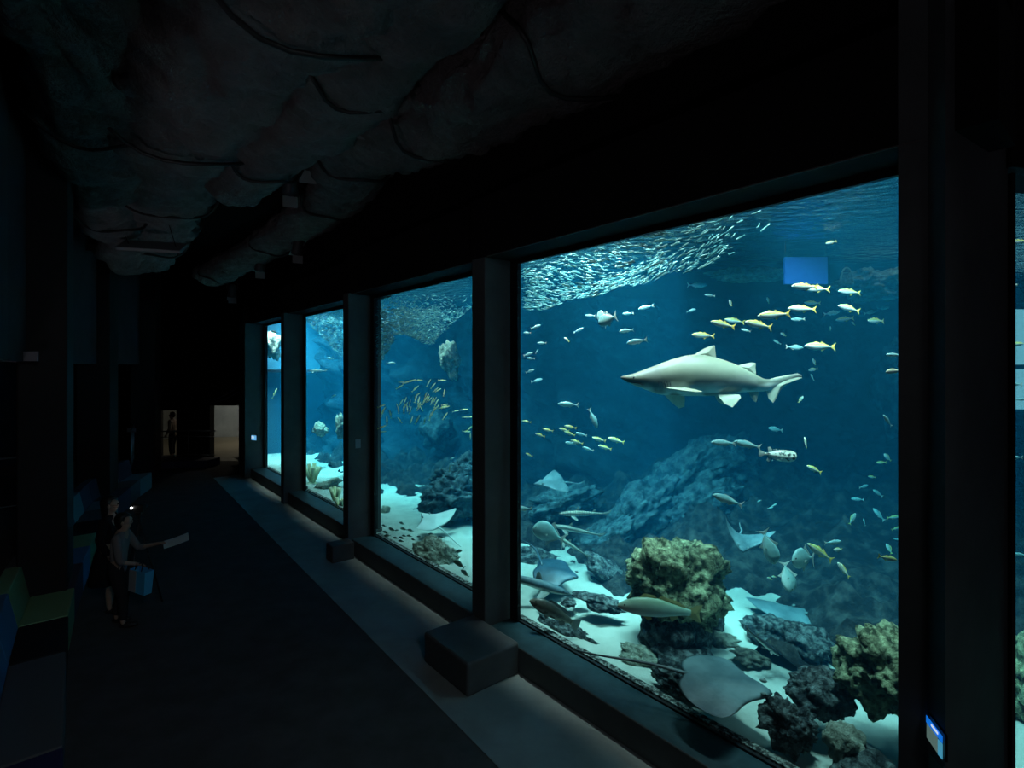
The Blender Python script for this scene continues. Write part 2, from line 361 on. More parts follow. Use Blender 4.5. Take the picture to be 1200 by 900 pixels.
# rubble bed climbing from the sand to the back wall
BEDF = [(-6,5.4),(1.0,5.7),(2.3,5.95),(4.4,5.75),(6.6,6.25),(8.8,6.35),(10.6,5.9),(14,6.2),(20,6.6)]
def interp0(tab, t):
    for (a, x), (b, y) in zip(tab, tab[1:]):
        if t <= b: return x + (y-x)*(t-a)/(b-a)
    return tab[-1][1]
bm = bmesh.new(); g = []; nD, nT = 70, 230
for i in range(nD+1):
    row = []
    for j in range(nT+1):
        t = -5.5 + 25.5*j/nT; d0_ = interp0(BEDF, t); u = i/nD; D = d0_ - .15 + 5.8*u**1.4
        q = Vector((D*1.3, t*1.3, 5)); z = .05 + .42*(D-d0_)*.6 + .55*abs(fbm(q, 5)) + .25*noise.noise(Vector((D*.7,t*.7,1)))
        z -= 1.1*math.exp(-((D-6.75)/.5)**2 - ((t-3.3)/.45)**2)
        pw = W(D, t); ds = (pw-p0).dot(n0)
        if pw.x > 3: z = .0 + (z-.0)*max(0, min(1, (ds-.5)/1.1))
        row.append(bm.verts.new(W(D, t, min(z, 2.2))))
    g.append(row)
for i in range(nD):
    for j in range(nT):
        c = g[i][j].co
        if (c - p0).dot(n0) < .12 and c.x > 3: continue
        bm.faces.new((g[i][j], g[i+1][j], g[i+1][j+1], g[i][j+1]))
for v in [v for v in bm.verts if not v.link_faces]: bm.verts.remove(v)
tag(link('rubble', bm, mat('dark_rubble', (.012,.013,.014), .9, .15, col2=(.09,.09,.085), nscale=5, bump=1.0, bscale=8, ramp=(.45,.75), bd=.08), smooth=True), 'dark rubble of reef stones rising behind the sand', 'rubble', kind='stuff')

# opposite viewing window seen through the right edge window
def liner(c, e): return mat('lit_'+str(c), c, .8, .2, emit=e, ecol=c, col2=tuple(x*.6 for x in c), nscale=3)
w = struct(empty('window_6', (9.0, 9.0, 0)))
bm = bmesh.new(); box(bm, -1.0,2.0,0,.08, 2.68,3.36); box(bm, -1.0,2.0,0,.08, 3.44,4.38)
link('pane', bm, mat('lit_hall', (.55,.5,.5), .8, .2, col2=(.22,.2,.2), nscale=2.2, emit=1.6, ecol=(.5,.42,.42), ramp=(.3,.7)), w)
bm = bmesh.new(); box(bm, -1.05,2.05,-.03,.1, 3.36,3.44); box(bm, -1.05,2.05,-.03,.1, 2.6,2.68); box(bm, -1.05,2.05,-.03,.1, 4.38,4.46)
link('window_frame', bm, mat('frame_blue', (.02,.06,.15), .5), w)

# ------------------------------------------------------------------ rocks
def rock(px, py, Y, wx, hz, dy=None, m=None, label='', seed=0, rough=.35, rot=0.0, tilt=0.0, sub=4, freq=1.6, cat='rock', group=None, name='rock'):
    """rock centred on the ray through px,py at depth Y; sizes in metres"""
    bm = bmesh.new(); bmesh.ops.create_icosphere(bm, subdivisions=sub, radius=1.0)
    dy = dy or wx*.8
    for v in bm.verts:
        n = v.co.normalized()
        k = 1 + rough*fbm(n*freq + Vector((seed*3.1, seed*1.7, 0)), 4) + rough*.5*abs(noise.noise(n*freq*3.2 + Vector((seed,0,0)))) + rough*.25*noise.noise(n*freq*7 + Vector((0,seed,0)))
        v.co = n*k
        v.co = Vector((v.co.x*wx*.41, v.co.y*dy*.41, v.co.z*hz*.43))
    bmesh.ops.rotate(bm, verts=bm.verts, matrix=Matrix.Rotation(tilt, 3, 'Y'))
    bmesh.ops.rotate(bm, verts=bm.verts, matrix=Matrix.Rotation(rot, 3, 'Z'))
    o = link(name, bm, m or ROCK, smooth=True); o.location = P(px, py, Y)
    tag(o, label, cat, group)
    return o
AL = -.69  # direction of the window wall
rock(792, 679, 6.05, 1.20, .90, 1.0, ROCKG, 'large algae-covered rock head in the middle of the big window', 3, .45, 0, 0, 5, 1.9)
rock(788, 742, 5.95, .92, 1.0, .8, ROCKD, 'dark rock stem carrying the algae-covered head', 8, .3, 0, 0, 4)
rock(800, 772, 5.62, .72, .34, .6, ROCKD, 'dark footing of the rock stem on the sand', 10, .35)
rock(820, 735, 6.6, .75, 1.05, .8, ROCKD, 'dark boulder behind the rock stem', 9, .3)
rock(763, 775, 5.7, .75, .22, .35, ROCKP, 'low pale ledge at the foot of the rock stem', 5, .4, -.3, .25)
rock(1042, 783, 4.35, .80, .66, .8, ROCKG, 'green-brown boulder cut off by the right edge of the big window', 14, .42, 0, 0, 5, 2.0)
rock(962, 812, 4.55, .58, .42, .5, ROCKD, 'rounded dark boulder under the green-brown one', 21, .28, 0, 0, 5)
rock(925, 850, 4.32, .42, .44, .3, ROCKD, 'jagged dark rock right of the big ray', 25, .5, -.4, .3, 5)
rock(988, 870, 4.1, .33, .32, .3, ROCKP, 'pale round boulder at the bottom right of the big window', 27, .3)
rock(1012, 905, 4.0, .5, .4, .4, ROCKD, 'dark boulder in the lower right corner of the big window', 28, .35)
rock(673, 751, 6.3, 1.2, .30, .28, ROCKD, 'long dark rock lying against the glass at left', 31, .45, -.82, .12, 5, 2.2)
rock(795, 803, 5.12, .56, .22, .2, ROCKD, 'flat dark rock at the glass in front of the big ray tail', 33, .55, -.7, .2, 5, 2.2)
rock(706, 707, 6.6, .56, .16, .34, ROCKD, 'flat dark rock on the sand left of the long pale fish', 35, .5, -.3, .1)
rock(681, 697, 6.9, .27, .09, .2, ROCKD, 'small flat slab on the sand near the bigger flat rock', 36, .3)
rock(666, 706, 6.8, .22, .09, .2, ROCKD, 'little crumbled stone on the sand above the brown fish', 37, .6)
rock(710, 668, 8.0, .75, .35, .6, ROCKD, 'dark sloping slab at the far end of the sand', 38, .4, 0, .6)
rock(628, 655, 8.8, .9, .35, .6, ROCKD, 'dim rock at the left edge of the big window', 39, .4, 0, .2)
rock(905, 742, 6.3, .75, .38, .7, ROCKD, 'dark rubble mound behind the sand hollow at right', 41, .5, .2, .2)
rock(945, 752, 5.9, .62, .36, .6, ROCKD, 'dark low rock left of the green-brown boulder', 42, .5, .2, .1)
rock(845, 752, 6.15, .5, .16, .4, ROCK, 'thin rock ledge beside the rock stem', 44, .5, 0, .1)
rock(880, 771, 5.7, .42, .13, .3, ROCK, 'thin rock ledge behind the big ray', 45, .5, 0, .15)
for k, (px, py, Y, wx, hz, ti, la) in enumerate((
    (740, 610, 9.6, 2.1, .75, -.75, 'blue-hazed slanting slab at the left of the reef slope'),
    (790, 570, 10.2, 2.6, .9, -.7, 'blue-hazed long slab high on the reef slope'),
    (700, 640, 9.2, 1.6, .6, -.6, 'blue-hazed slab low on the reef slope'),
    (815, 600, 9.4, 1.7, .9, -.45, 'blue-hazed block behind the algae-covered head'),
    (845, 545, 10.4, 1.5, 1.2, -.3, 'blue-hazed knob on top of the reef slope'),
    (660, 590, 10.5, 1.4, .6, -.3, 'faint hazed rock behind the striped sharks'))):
    rock(px, py, Y, wx, hz, 1.2, HAZEROCK, la, 50+k, .5, 0, ti, 5, 2.0)
rock(1022, 335, 7.6, .9, .45, .9, ROCKP, 'pale rough rock just under the surface at upper right', 61, .5, 0, 0, 5, 2.2)
rock(1050, 455, 8.2, .5, 1.4, .8, HAZEROCK, 'haze-tinted rock column at the right edge of the big window', 62, .45)
rock(878, 322, 7.8, 1.25, .22, .6, ROCKP, 'pale rock shape standing in for foam at the surface behind the shark', 63, .5)  # rock shape used for the bright foam line at the surface
rock(1195, 805, 4.9, .62, 1.05, .8, ROCKG, 'mossy rock pile in the narrow right edge window', 64, .5, 0, 0, 5, 2.4)
# second window
rock(510, 656, 8.75, .95, .75, .5, ROCKP, 'grey speckled boulder at the glass of the second window', 71, .35, -.5, .2, 5)
rock(466, 592, 14.0, 1.4, .6, 1.0, ROCK, 'dim rock at the far left of the second window', 72, .5)
rock(452, 606, 11.6, .32, .5, .4, ROCKP, 'small pale stub of rock behind the dark fish', 73, .4)
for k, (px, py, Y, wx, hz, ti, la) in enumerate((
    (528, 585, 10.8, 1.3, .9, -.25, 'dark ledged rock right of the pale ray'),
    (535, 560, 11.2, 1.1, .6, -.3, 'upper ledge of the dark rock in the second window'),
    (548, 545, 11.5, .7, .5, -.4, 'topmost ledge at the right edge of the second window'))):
    rock(px, py, Y, wx, hz, 1.0, HAZEROCK, la, 75+k, .5, 0, ti, 5, 2.0)
rock(512, 505, 15, 1.0, 1.2, 1, HAZEROCK, 'faint round rock mass in the depth of the second window', 80, .4)
rock(527, 420, 12.5, .5, .9, .6, ROCKP, 'pale reef corner high in the second window', 82, .5, 0, -.3)
rock(384, 568, 13.9, .8, .28, .4, ROCKP, 'pale brown slanted rock in the third window', 85, .5, 0, -.35)
rock(375, 503, 16.5, .5, .4, .5, ROCKP, 'small hazed rock ledge in the third window', 86, .5)
rock(399, 500, 15.5, .3, .7, .4, ROCKP, 'hazed knob at the right edge of the third window', 87, .5)
rock(320, 404, 18.4, .6, 1.0, .5, ROCKP, 'pale rock at the top of the farthest window', 88, .5)
rock(323, 553, 16.8, .5, .3, .4, ROCKP, 'pale rock at the bottom of the farthest window', 89, .5)
# corals in the far windows
def coral(px, py, Y, h, n, label, m):
    b = P(px, py, Y); t = thing('coral', label, 'coral', b)
    rr = random.Random(int(px)); bm = bmesh.new()
    bmesh.ops.create_icosphere(bm, subdivisions=2, radius=h*.22, matrix=Matrix.Diagonal((1.5,1.2,.7,1)))
    link('base', bm, m, t, smooth=True)
    for k in range(n):
        a = rr.uniform(0, 2*PI); s = rr.uniform(.3, .8); bm = bmesh.new()
        pts = [Vector((0,0,0)), Vector((math.cos(a)*s*.3, math.sin(a)*s*.3, .45))*h, Vector((math.cos(a)*s*.55, math.sin(a)*s*.55, .8+rr.uniform(0,.25)))*h]
        tube(bm, pts, [h*.09, h*.08, h*.1], 7); link('branch', bm, m, t, smooth=True)
CORM = mat('pale_coral', (.5,.55,.3), .8, .2, col2=(.7,.72,.5), nscale=20)
coral(366, 568, 14.4, .55, 8, 'pale branching coral at the lower left of the third window', CORM)
coral(394, 592, 12.4, .42, 8, 'yellow-green coral clump at the lower right of the third window', CORM)
coral(398, 600, 11.9, .32, 7, 'small coral clump in the bottom corner of the third window', CORM)

# blue panel and net hoop hanging under the surface
BLU = mat('blue_panel', (.005,.07,.30), .6, .3, col2=(.008,.09,.36), nscale=12)
t = thing('hanging_panel', 'square deep blue panel hanging below the surface at upper right', 'panel', P(944, 333, 6.5))
bm = bmesh.new(); box(bm, -.26,.26,-.02,.02,0,.33); link('board', bm, BLU, t)
bm = bmesh.new()
bm.free()
for s in (-.25,.25):
    bm = bmesh.new(); tube(bm, [(s,0,.37),(s,0,.6)], .006, 6); link('cord', bm, BLACKP, t)
t = thing('blue_float', 'dark blue bundled float at the surface right of the silver shoal', 'float', P(866, 264, 6.0))
bm = bmesh.new(); tube(bm, [(-.22,0,.02),(-.12,0,0),(0,.02,-.01),(.12,0,0),(.22,0,.02)], [.03,.07,.08,.07,.03], 12); link('roll', bm, BLU, t, smooth=True)
bm = bmesh.new()
for s in (-.1,.0,.1): tube(bm, [(s,math.cos(a)*.085,math.sin(a)*.085) for a in [k*PI/6 for k in range(13)]], .008, 5)
link('strap', bm, BLACKP, t)
t = thing('net_hoop', 'pale arched net hoop standing beside the blue panel', 'hoop', P(992, 334, 7.3))
bm = bmesh.new(); tube(bm, [(math.cos(a)*.09, 0, math.sin(a)*.24) for a in [k*PI/14 for k in range(15)]], .012, 6); link('rim', bm, ROCKP, t, smooth=True)
bm = bmesh.new()
for k in range(-3,4):
    x = k*.024; hh = .24*math.sqrt(max(0,1-(x/.09)**2)); tube(bm, [(x,0,0),(x,0,hh)], .003, 4)
for k in range(1,8):
    z = k*.028; ww = .09*math.sqrt(max(0,1-(z/.24)**2)); tube(bm, [(-ww,0,z),(ww,0,z)], .003, 4)
link('mesh_net', bm, ROCKP, t)
# ------------------------------------------------------------------ fish
def lerp_prof(prof, x):
    for a, b in zip(prof, prof[1:]):
        if x <= b[0]:
            u = (x-a[0])/(b[0]-a[0]); u = u*u*(3-2*u)*.35 + u*.65
            return [a[i]+(b[i]-a[i])*u for i in range(1, len(a))]
    return list(prof[-1][1:])
def fish_body(prof, n=22, seg=16, L=1.0, flat=1.0):
    """prof rows: x from snout 0 to peduncle end, top z, bottom z, half width. Snout points to +X"""
    bm = bmesh.new(); rings = []; x0, x1 = prof[0][0], prof[-1][0]
    for i in range(n+1):
        u = i/n; x = x0 + (x1-x0)*(u**1.25 if u < .5 else u**1.25)
        zt, zb, hw = lerp_prof(prof, x); c = (zt+zb)/2; h = max(.0015, (zt-zb)/2); hw = max(.0015, hw)
        rings.append([bm.verts.new((.5-x, math.sin(2*PI*k/seg)*hw*(1 - .12*abs(math.cos(2*PI*k/seg))), c+math.cos(2*PI*k/seg)*h)) for k in range(seg)])
    for i in range(n):
        for k in range(seg): bm.faces.new((rings[i][k], rings[i][(k+1)%seg], rings[i+1][(k+1)%seg], rings[i+1][k]))
    bm.faces.new(rings[0][::-1]); bm.faces.new(rings[-1])
    return bm
def fin(outline, th=.006, axis='xz', off=0.0, bend=0.0):
    """flat tapered fin with real thickness from an outline in x,z (or x,y)"""
    bm = bmesh.new(); n = len(outline); cx = sum(p[0] for p in outline)/n; cz = sum(p[1] for p in outline)/n
    def mk(p, s):
        if axis == 'xz': return bm.verts.new((p[0], off + s, p[1]))
        return bm.verts.new((p[0], p[1], off + s))
    rim = [mk(p, 0) for p in outline]; a = mk((cx,cz), th); b = mk((cx,cz), -th)
    for i in range(n):
        bm.faces.new((rim[i], rim[(i+1)%n], a)); bm.faces.new((rim[(i+1)%n], rim[i], b))
    return bm
def eye(r, x, y, z):
    bm = bmesh.new(); bmesh.ops.create_uvsphere(bm, u_segments=10, v_segments=8, radius=r, matrix=Matrix.Translation((x,y,z)) @ Matrix.Diagonal((1,.45,1,1))); return bm
EYEM = mat('fish_eye', (.01,.01,.012), .15, .8)
def pect(x, z, hw, l, w, ang):
    def mk(s):
        bm = fin([(0,0),(-l*.5,w*.5),(-l,w*.25),(-l*.85,-w*.4),(-l*.3,-w*.35)], .004)
        bmesh.ops.rotate(bm, verts=bm.verts, matrix=Matrix.Rotation(ang*s, 3, 'Z')); bmesh.ops.translate(bm, verts=bm.verts, vec=(x, s*hw, z)); return bm
    return mk
FT = {}
def fish_kind(key, name, prof, bodym, finm, tail, dorsal=(), anal=(), pec=None, eyep=(.40,.03,.02,.018), bellyfin=None):
    t = empty(name); 
    link('body', fish_body(prof), bodym, t, smooth=True)
    link('tail_fin', fin(tail, .008), finm, t)
    for d in dorsal: link('dorsal_fin', fin(d, .006), finm, t)
    for d in anal: link('anal_fin', fin(d, .006), finm, t)
    if pec:
        for s in (-1,1): link('pectoral_fin', pec(s), finm, t)
    if bellyfin:
        for s in (-1,1): link('pelvic_fin', fin(bellyfin, .004, off=s*.02), finm, t)
    for s in (-1,1): link('eye', eye(eyep[3], eyep[0], s*eyep[1], eyep[2]), EYEM, t)
    FT[key] = [t, False]
def dup(root):
    r = root.copy(); COL.objects.link(r)
    for ch in list(root.children):
        c = ch.copy(); COL.objects.link(c); c.parent = r
        for g in list(ch.children):
            d = g.copy(); COL.objects.link(d); d.parent = c
    return r
def orient(o, loc, ang, yaw, scale, roll=0.0):
    a = math.radians(ang); b = math.radians(yaw)
    h = Vector((math.cos(a)*math.cos(b), math.sin(b), math.sin(a)*math.cos(b)))
    zr = Vector((0,0,1)); 
    if abs(h.z) > .93: zr = Vector((-1 if math.cos(a) >= 0 else 1, 0, .4))*(1 if h.z > 0 else -1)
    y = zr.cross(h).normalized(); z = h.cross(y)
    m = Matrix((h, y, z)).transposed() @ Matrix.Rotation(math.radians(roll), 3, 'X')
    o.matrix_world = Matrix.Translation(loc) @ m.to_4x4() @ Matrix.Scale(scale, 4)
def put(key, px, py, ln, ang, label, Y=None, yaw=None, group=None, cat='fish', roll=0, size=None):
    if Y is None: Y = max(gY(px)*1.13 + .28, min(F*(size or .24)/ln, 7.4))
    if yaw is None: yaw = R.uniform(-18, 18)
    L = ln*Y/F/max(.35, math.cos(math.radians(yaw)))
    o = FT[key][0] if not FT[key][1] else dup(FT[key][0]); FT[key][1] = True
    orient(o, P(px, py, Y), ang, yaw, L, roll); tag(o, label, cat, group); return o

silver = fishmat('silver_yellow_fish', (.40,.50,.20), (.58,.82,.74), (.82,.94,.9), .13, stripe=(.85,.72,.12))
YFIN = mat('yellow_fin', (.85,.70,.16), .5, .4)
PFIN = mat('pale_fin', (.55,.62,.58), .5, .4)
GFIN = mat('grey_fin', (.16,.20,.2), .5, .4)
TAILF = [(-.33,.028),(-.42,.07),(-.5,.15),(-.465,.05),(-.44,0),(-.465,-.05),(-.5,-.15),(-.42,-.07),(-.33,-.028)]
JP = [(0,.005,-.012,.004),(.03,.035,-.035,.02),(.1,.078,-.07,.042),(.2,.11,-.105,.056),(.34,.125,-.13,.06),(.5,.11,-.11,.05),(.65,.07,-.07,.033),(.78,.035,-.032,.016),(.87,.02,-.018,.009)]
fish_kind('jack', 'striped_jack', JP, silver, YFIN, TAILF,
  dorsal=[[(.22,.10),(.16,.16),(.05,.135),(.02,.115)],[(.0,.115),(-.04,.165),(-.12,.11),(-.3,.035),(-.28,.02),(-.1,.07)]],
  anal=[[(-.02,-.11),(-.06,-.16),(-.13,-.10),(-.3,-.03),(-.28,-.018),(-.1,-.07)]], pec=pect(.2,-.02,.05,.16,.07,.35), eyep=(.40,.034,.018,.02))
plain = fishmat('silver_blue_fish', (.15,.36,.40), (.30,.62,.64), (.68,.9,.88), .13)
fish_kind('silver', 'silver_jack', JP, plain, PFIN, TAILF,
  dorsal=[[(.2,.105),(.14,.155),(-.02,.125),(-.28,.04),(-.2,.04),(.0,.10)]],
  anal=[[(-.02,-.11),(-.06,-.15),(-.28,-.03),(-.1,-.07)]], pec=pect(.2,-.02,.05,.15,.06,.4), eyep=(.40,.034,.018,.02))
BP = [(0,.0,-.02,.005),(.03,.04,-.05,.02),(.1,.11,-.10,.05),(.22,.17,-.15,.068),(.38,.185,-.175,.07),(.55,.14,-.14,.055),(.7,.075,-.075,.033),(.8,.04,-.04,.018),(.87,.028,-.026,.01)]
fish_kind('bream', 'silver_bream', BP, fishmat('bream_skin', (.38,.44,.30), (.68,.76,.70), (.85,.9,.85), .17), YFIN, TAILF,
  dorsal=[[(.26,.16),(.2,.23),(.0,.21),(-.2,.12),(-.27,.06),(-.18,.07),(.0,.15)]], anal=[[(-.03,-.15),(-.06,-.2),(-.22,-.1),(-.27,-.04),(-.12,-.1)]],
  pec=pect(.2,-.03,.06,.2,.07,.4), eyep=(.38,.045,.035,.026))
PP = [(0,-.02,-.06,.01),(.02,.06,-.11,.03),(.07,.16,-.18,.06),(.18,.26,-.25,.085),(.34,.29,-.28,.09),(.5,.24,-.24,.07),(.64,.14,-.15,.04),(.76,.05,-.06,.018),(.84,.025,-.028,.01)]
TAILP = [(-.32,.03),(-.40,.12),(-.5,.29),(-.455,.12),(-.43,0),(-.455,-.12),(-.5,-.29),(-.40,-.12),(-.32,-.03)]
fish_kind('pompano', 'pompano', PP, fishmat('pompano_skin', (.18,.37,.38), (.34,.60,.59), (.58,.8,.77), .27, noise_s=12), PFIN, TAILP,
  dorsal=[[(.05,.27),(-.02,.38),(-.1,.24),(-.3,.06),(-.2,.08),(-.05,.22)]], anal=[[(.03,-.26),(-.03,-.37),(-.1,-.23),(-.3,-.06),(-.2,-.08),(-.05,-.21)]],
  pec=pect(.2,-.05,.085,.26,.1,.9), eyep=(.42,.052,.02,.026))
DP = [(0,-.01,-.035,.012),(.03,.02,-.055,.03),(.1,.06,-.08,.052),(.2,.10,-.10,.062),(.34,.125,-.112,.066),(.5,.115,-.10,.056),(.65,.08,-.072,.036),(.78,.048,-.045,.02),(.87,.036,-.036,.012)]
TAILR = [(-.34,.04),(-.42,.075),(-.49,.085),(-.5,.0),(-.49,-.085),(-.42,-.075),(-.34,-.04)]
fish_kind('drum', 'drum_fish', DP, fishmat('drum_skin', (.30,.46,.32), (.46,.70,.58), (.70,.88,.80), .12), mat('olive_fin', (.5,.46,.2), .5),
  [(-.34,.04),(-.42,.09),(-.5,.11),(-.465,.0),(-.5,-.11),(-.42,-.085),(-.34,-.04)],
  dorsal=[[(.27,.095),(.2,.165),(.08,.15),(.04,.12),(.15,.105)],[(.03,.12),(-.0,.155),(-.2,.115),(-.31,.06),(-.3,.035),(-.1,.08)]],
  anal=[[(-.12,-.075),(-.16,-.13),(-.23,-.08),(-.2,-.05)]], pec=pect(.22,-.04,.055,.13,.06,.35), eyep=(.42,.036,.005,.014), bellyfin=[(.2,-.1),(.12,-.15),(.08,-.12),(.12,-.09)])
fish_kind('grouper', 'grouper', BP and [(0,-.01,-.035,.012),(.03,.03,-.06,.03),(.1,.08,-.09,.055),(.22,.13,-.12,.07),(.38,.145,-.13,.07),(.55,.12,-.11,.056),(.7,.075,-.075,.036),(.82,.05,-.05,.02),(.87,.046,-.046,.014)],
  fishmat('grouper_skin', (.05,.06,.055), (.16,.17,.14), (.42,.45,.38), .14, spots=((.09,.1,.09), 14)), GFIN, [(-.34,.05),(-.42,.1),(-.48,.125),(-.5,.0),(-.48,-.125),(-.42,-.1),(-.34,-.05)],
  dorsal=[[(.22,.12),(.16,.18),(-.1,.165),(-.26,.13),(-.3,.06),(-.1,.1),(.1,.13)]], anal=[[(-.12,-.09),(-.18,-.16),(-.27,-.1),(-.24,-.06)]],
  pec=pect(.2,-.04,.06,.17,.11,.5), eyep=(.40,.045,.03,.016), bellyfin=[(.18,-.11),(.1,-.18),(.06,-.13),(.12,-.1)])
fish_kind('dark', 'sand_bream', BP, fishmat('dark_bream_skin', (.03,.04,.035), (.10,.12,.09), (.35,.38,.3), .17), GFIN, TAILF,
  dorsal=[[(.26,.16),(.2,.23),(.0,.21),(-.2,.12),(-.27,.06),(-.18,.07),(.0,.15)]], anal=[[(-.03,-.15),(-.06,-.2),(-.22,-.1),(-.27,-.04),(-.12,-.1)]],
  pec=pect(.2,-.03,.06,.15,.07,.4), eyep=(.38,.045,.035,.026))
SP = [(0,.0,-.01,.004),(.05,.03,-.03,.018),(.18,.06,-.06,.035),(.35,.072,-.075,.04),(.55,.06,-.06,.03),(.75,.03,-.03,.014),(.88,.015,-.015,.007)]
fish_kind('slim', 'yellow_slender_fish', SP, fishmat('slim_yellow_skin', (.62,.62,.25), (.8,.82,.5), (.9,.92,.8), .075), YFIN, [(-.36,.02),(-.5,.1),(-.45,0),(-.5,-.1),(-.36,-.02)],
  dorsal=[[(.1,.065),(.0,.11),(-.25,.05),(-.1,.05)]], anal=[[(-.05,-.06),(-.1,-.1),(-.28,-.04),(-.15,-.05)]], eyep=(.40,.028,.01,.014))
# porcupine fish: blunt swollen blotched body, small tail
t = empty('porcupine_fish')
bm = fish_body([(0,.06,-.06,.05),(.02,.10,-.10,.09),(.08,.13,-.15,.13),(.2,.15,-.18,.16),(.4,.15,-.18,.155),(.55,.12,-.14,.11),(.68,.07,-.08,.055),(.78,.04,-.04,.02),(.84,.035,-.035,.01)])
link('body', bm, fishmat('porcupine_skin', (.3,.34,.28), (.72,.78,.7), (.92,.94,.88), .17, spots=((.03,.05,.05), 10)), t, smooth=True)
link('tail_fin', fin([(-.33,.035),(-.42,.09),(-.49,.11),(-.5,0),(-.49,-.09),(-.42,-.08),(-.33,-.03)], .008), PFIN, t)
link('dorsal_fin', fin([(-.12,.1),(-.2,.22),(-.27,.2),(-.24,.06)], .008), PFIN, t)
link('anal_fin', fin([(-.14,-.1),(-.22,-.22),(-.28,-.18),(-.25,-.06)], .008), PFIN, t)
for s in (-1,1):
    link('pectoral_fin', pect(.22,-.02,.15,.16,.2,.8)(s), PFIN, t); link('eye', eye(.04,.40,s*.11,.04), EYEM, t)
bm = bmesh.new()
for k in range(70):
    a = R.uniform(0,2*PI); x = R.uniform(-.15,.4); r = Vector((0, math.cos(a)*.15, math.sin(a)*.16)); c = Vector((x,0,-.01))+r*.9; n = Vector((-.5,math.cos(a),math.sin(a))).normalized()
    v = [bm.verts.new(c+Vector((.008,0,0))), bm.verts.new(c-Vector((.008,0,0))), bm.verts.new(c+n.cross(Vector((1,0,0))).normalized()*.008), bm.verts.new(c+n*.05)]
    bm.faces.new((v[0],v[1],v[3])); bm.faces.new((v[1],v[2],v[3])); bm.faces.new((v[2],v[0],v[3]))
link('spines', bm, PFIN, t)['kind'] = 'stuff'; FT['puffer'] = [t, False]

# ------------------------------------------------------------------ the big shark
BIG = [t for t in ()]
def shark_mat(name, back, belly, spots=None, bars=None, hz=.07, rough=.5):
    return fishmat(name, back, tuple(x*.32 for x in back), belly, hz, rough=rough, spots=spots, bars=bars)  # flank darker than back: light from above put into the skin colour
def sand_tiger():
    t = empty('shark')
    S = 1/1140.0; x0, zc = 20, 290
    rows = [(20,262,268,3),(40,254,284,16),(70,248,300,32),(110,238,318,48),(150,222,334,60),(200,203,352,72),(250,184,372,82),(300,164,382,92),(350,146,382,99),(400,130,384,104),(450,118,386,107),(500,113,386,107),(560,115,386,104),(620,130,384,98),(680,148,376,88),(740,170,366,76),(800,200,360,64),(850,228,356,52),(900,256,354,40),(935,273,352,30),(965,276,344,22),(1000,268,328,15),(1050,254,300,10),(1100,242,276,7),(1140,237,256,5),(1158,246,262,2)]
    prof = [((x-x0)*S, (zc-a)*S, (zc-b)*S, w*S) for x,a,b,w in rows]
    bm = fish_body(prof, 60, 28)
    b = link('body', bm, shark_mat('shark_skin', (.26,.27,.20), (.8,.86,.82), spots=((.17,.17,.14), 5), hz=.10), t, smooth=True)
    def q(pts): return [(.5-(x-x0)*S, (zc-z)*S) for x, z in pts]
    FM = mat('shark_fin', (.36,.36,.28), .55, .4, col2=(.5,.5,.4), nscale=8); WF = mat('shark_fin_pale', (.8,.84,.8), .5, .4)
    link('dorsal_fin', fin(q([(480,125),(520,98),(560,74),(600,57),(625,54),(628,80),(634,142),(600,150),(540,145)]), .014), FM, t)
    link('dorsal_fin', fin(q([(755,190),(800,176),(850,166),(880,170),(878,200),(882,248),(840,240),(800,220)]), .011), FM, t)
    link('tail_fin', fin(q([(925,300),(940,282),(1000,262),(1080,246),(1135,236),(1162,264),(1130,268),(1080,300),(1030,345),(1005,400),(985,428),(960,400),(945,360)]), .012), FM, t)
    link('anal_fin', fin(q([(835,352),(900,352),(895,380),(882,424),(865,415),(845,385)]), .010), FM, t)
    # paired fins leave the flank and spread outwards and down
    for s in (-1,1):
        bm = fin([(0,0),(-.12,0),(-.155,s*.09),(-.17,s*.21),(-.14,s*.235),(-.08,s*.15),(-.03,s*.06)], .010, axis='xy')
        bmesh.ops.rotate(bm, verts=bm.verts, matrix=Matrix.Rotation(-.06 if s > 0 else .55, 3, 'X'))
        bmesh.ops.translate(bm, verts=bm.verts, vec=(.5-(290-x0)*S, s*.066, (zc-(328 if s > 0 else 352))*S)); link('pectoral_fin', bm, FM, t)
        bm = fin([(0,0),(-.12,0),(-.125,s*.02),(-.07,s*.085),(-.03,s*.06)], .008, axis='xy')
        bmesh.ops.rotate(bm, verts=bm.verts, matrix=Matrix.Rotation(-s*.95, 3, 'X'))
        bmesh.ops.translate(bm, verts=bm.verts, vec=(.5-(630-x0)*S, s*.04, (zc-372)*S)); link('pelvic_fin', bm, FM, t)
        link('eye', eye(.007, .5-(105-x0)*S, s*.036, (zc-268)*S), EYEM, t)
        for k in range(5):
            bm = bmesh.new(); x = .5-(262+k*17-x0)*S
            tube(bm, [(x+.004,s*.078,.000),(x,s*(.082+.001*k),-.02),(x-.003,s*(.076+.001*k),-.04)], .0022, 5); link('gill_slit', bm, EYEM, t)
        bm = bmesh.new(); tube(bm, [(.5-(62-x0)*S, s*.012, (zc-296)*S),(.5-(100-x0)*S, s*.034,(zc-298)*S),(.5-(140-x0)*S,s*.046,(zc-304)*S),(.5-(165-x0)*S,s*.048,(zc-315)*S)], .003, 5); link('mouth_line', bm, EYEM, t)
    return t
t = sand_tiger(); tag(t, 'large pale grey-brown shark swimming left across the big window', 'shark')
Ysh = 6.1; orient(t, P(831, 447, Ysh), 180, 8, 204*Ysh/F, roll=0)

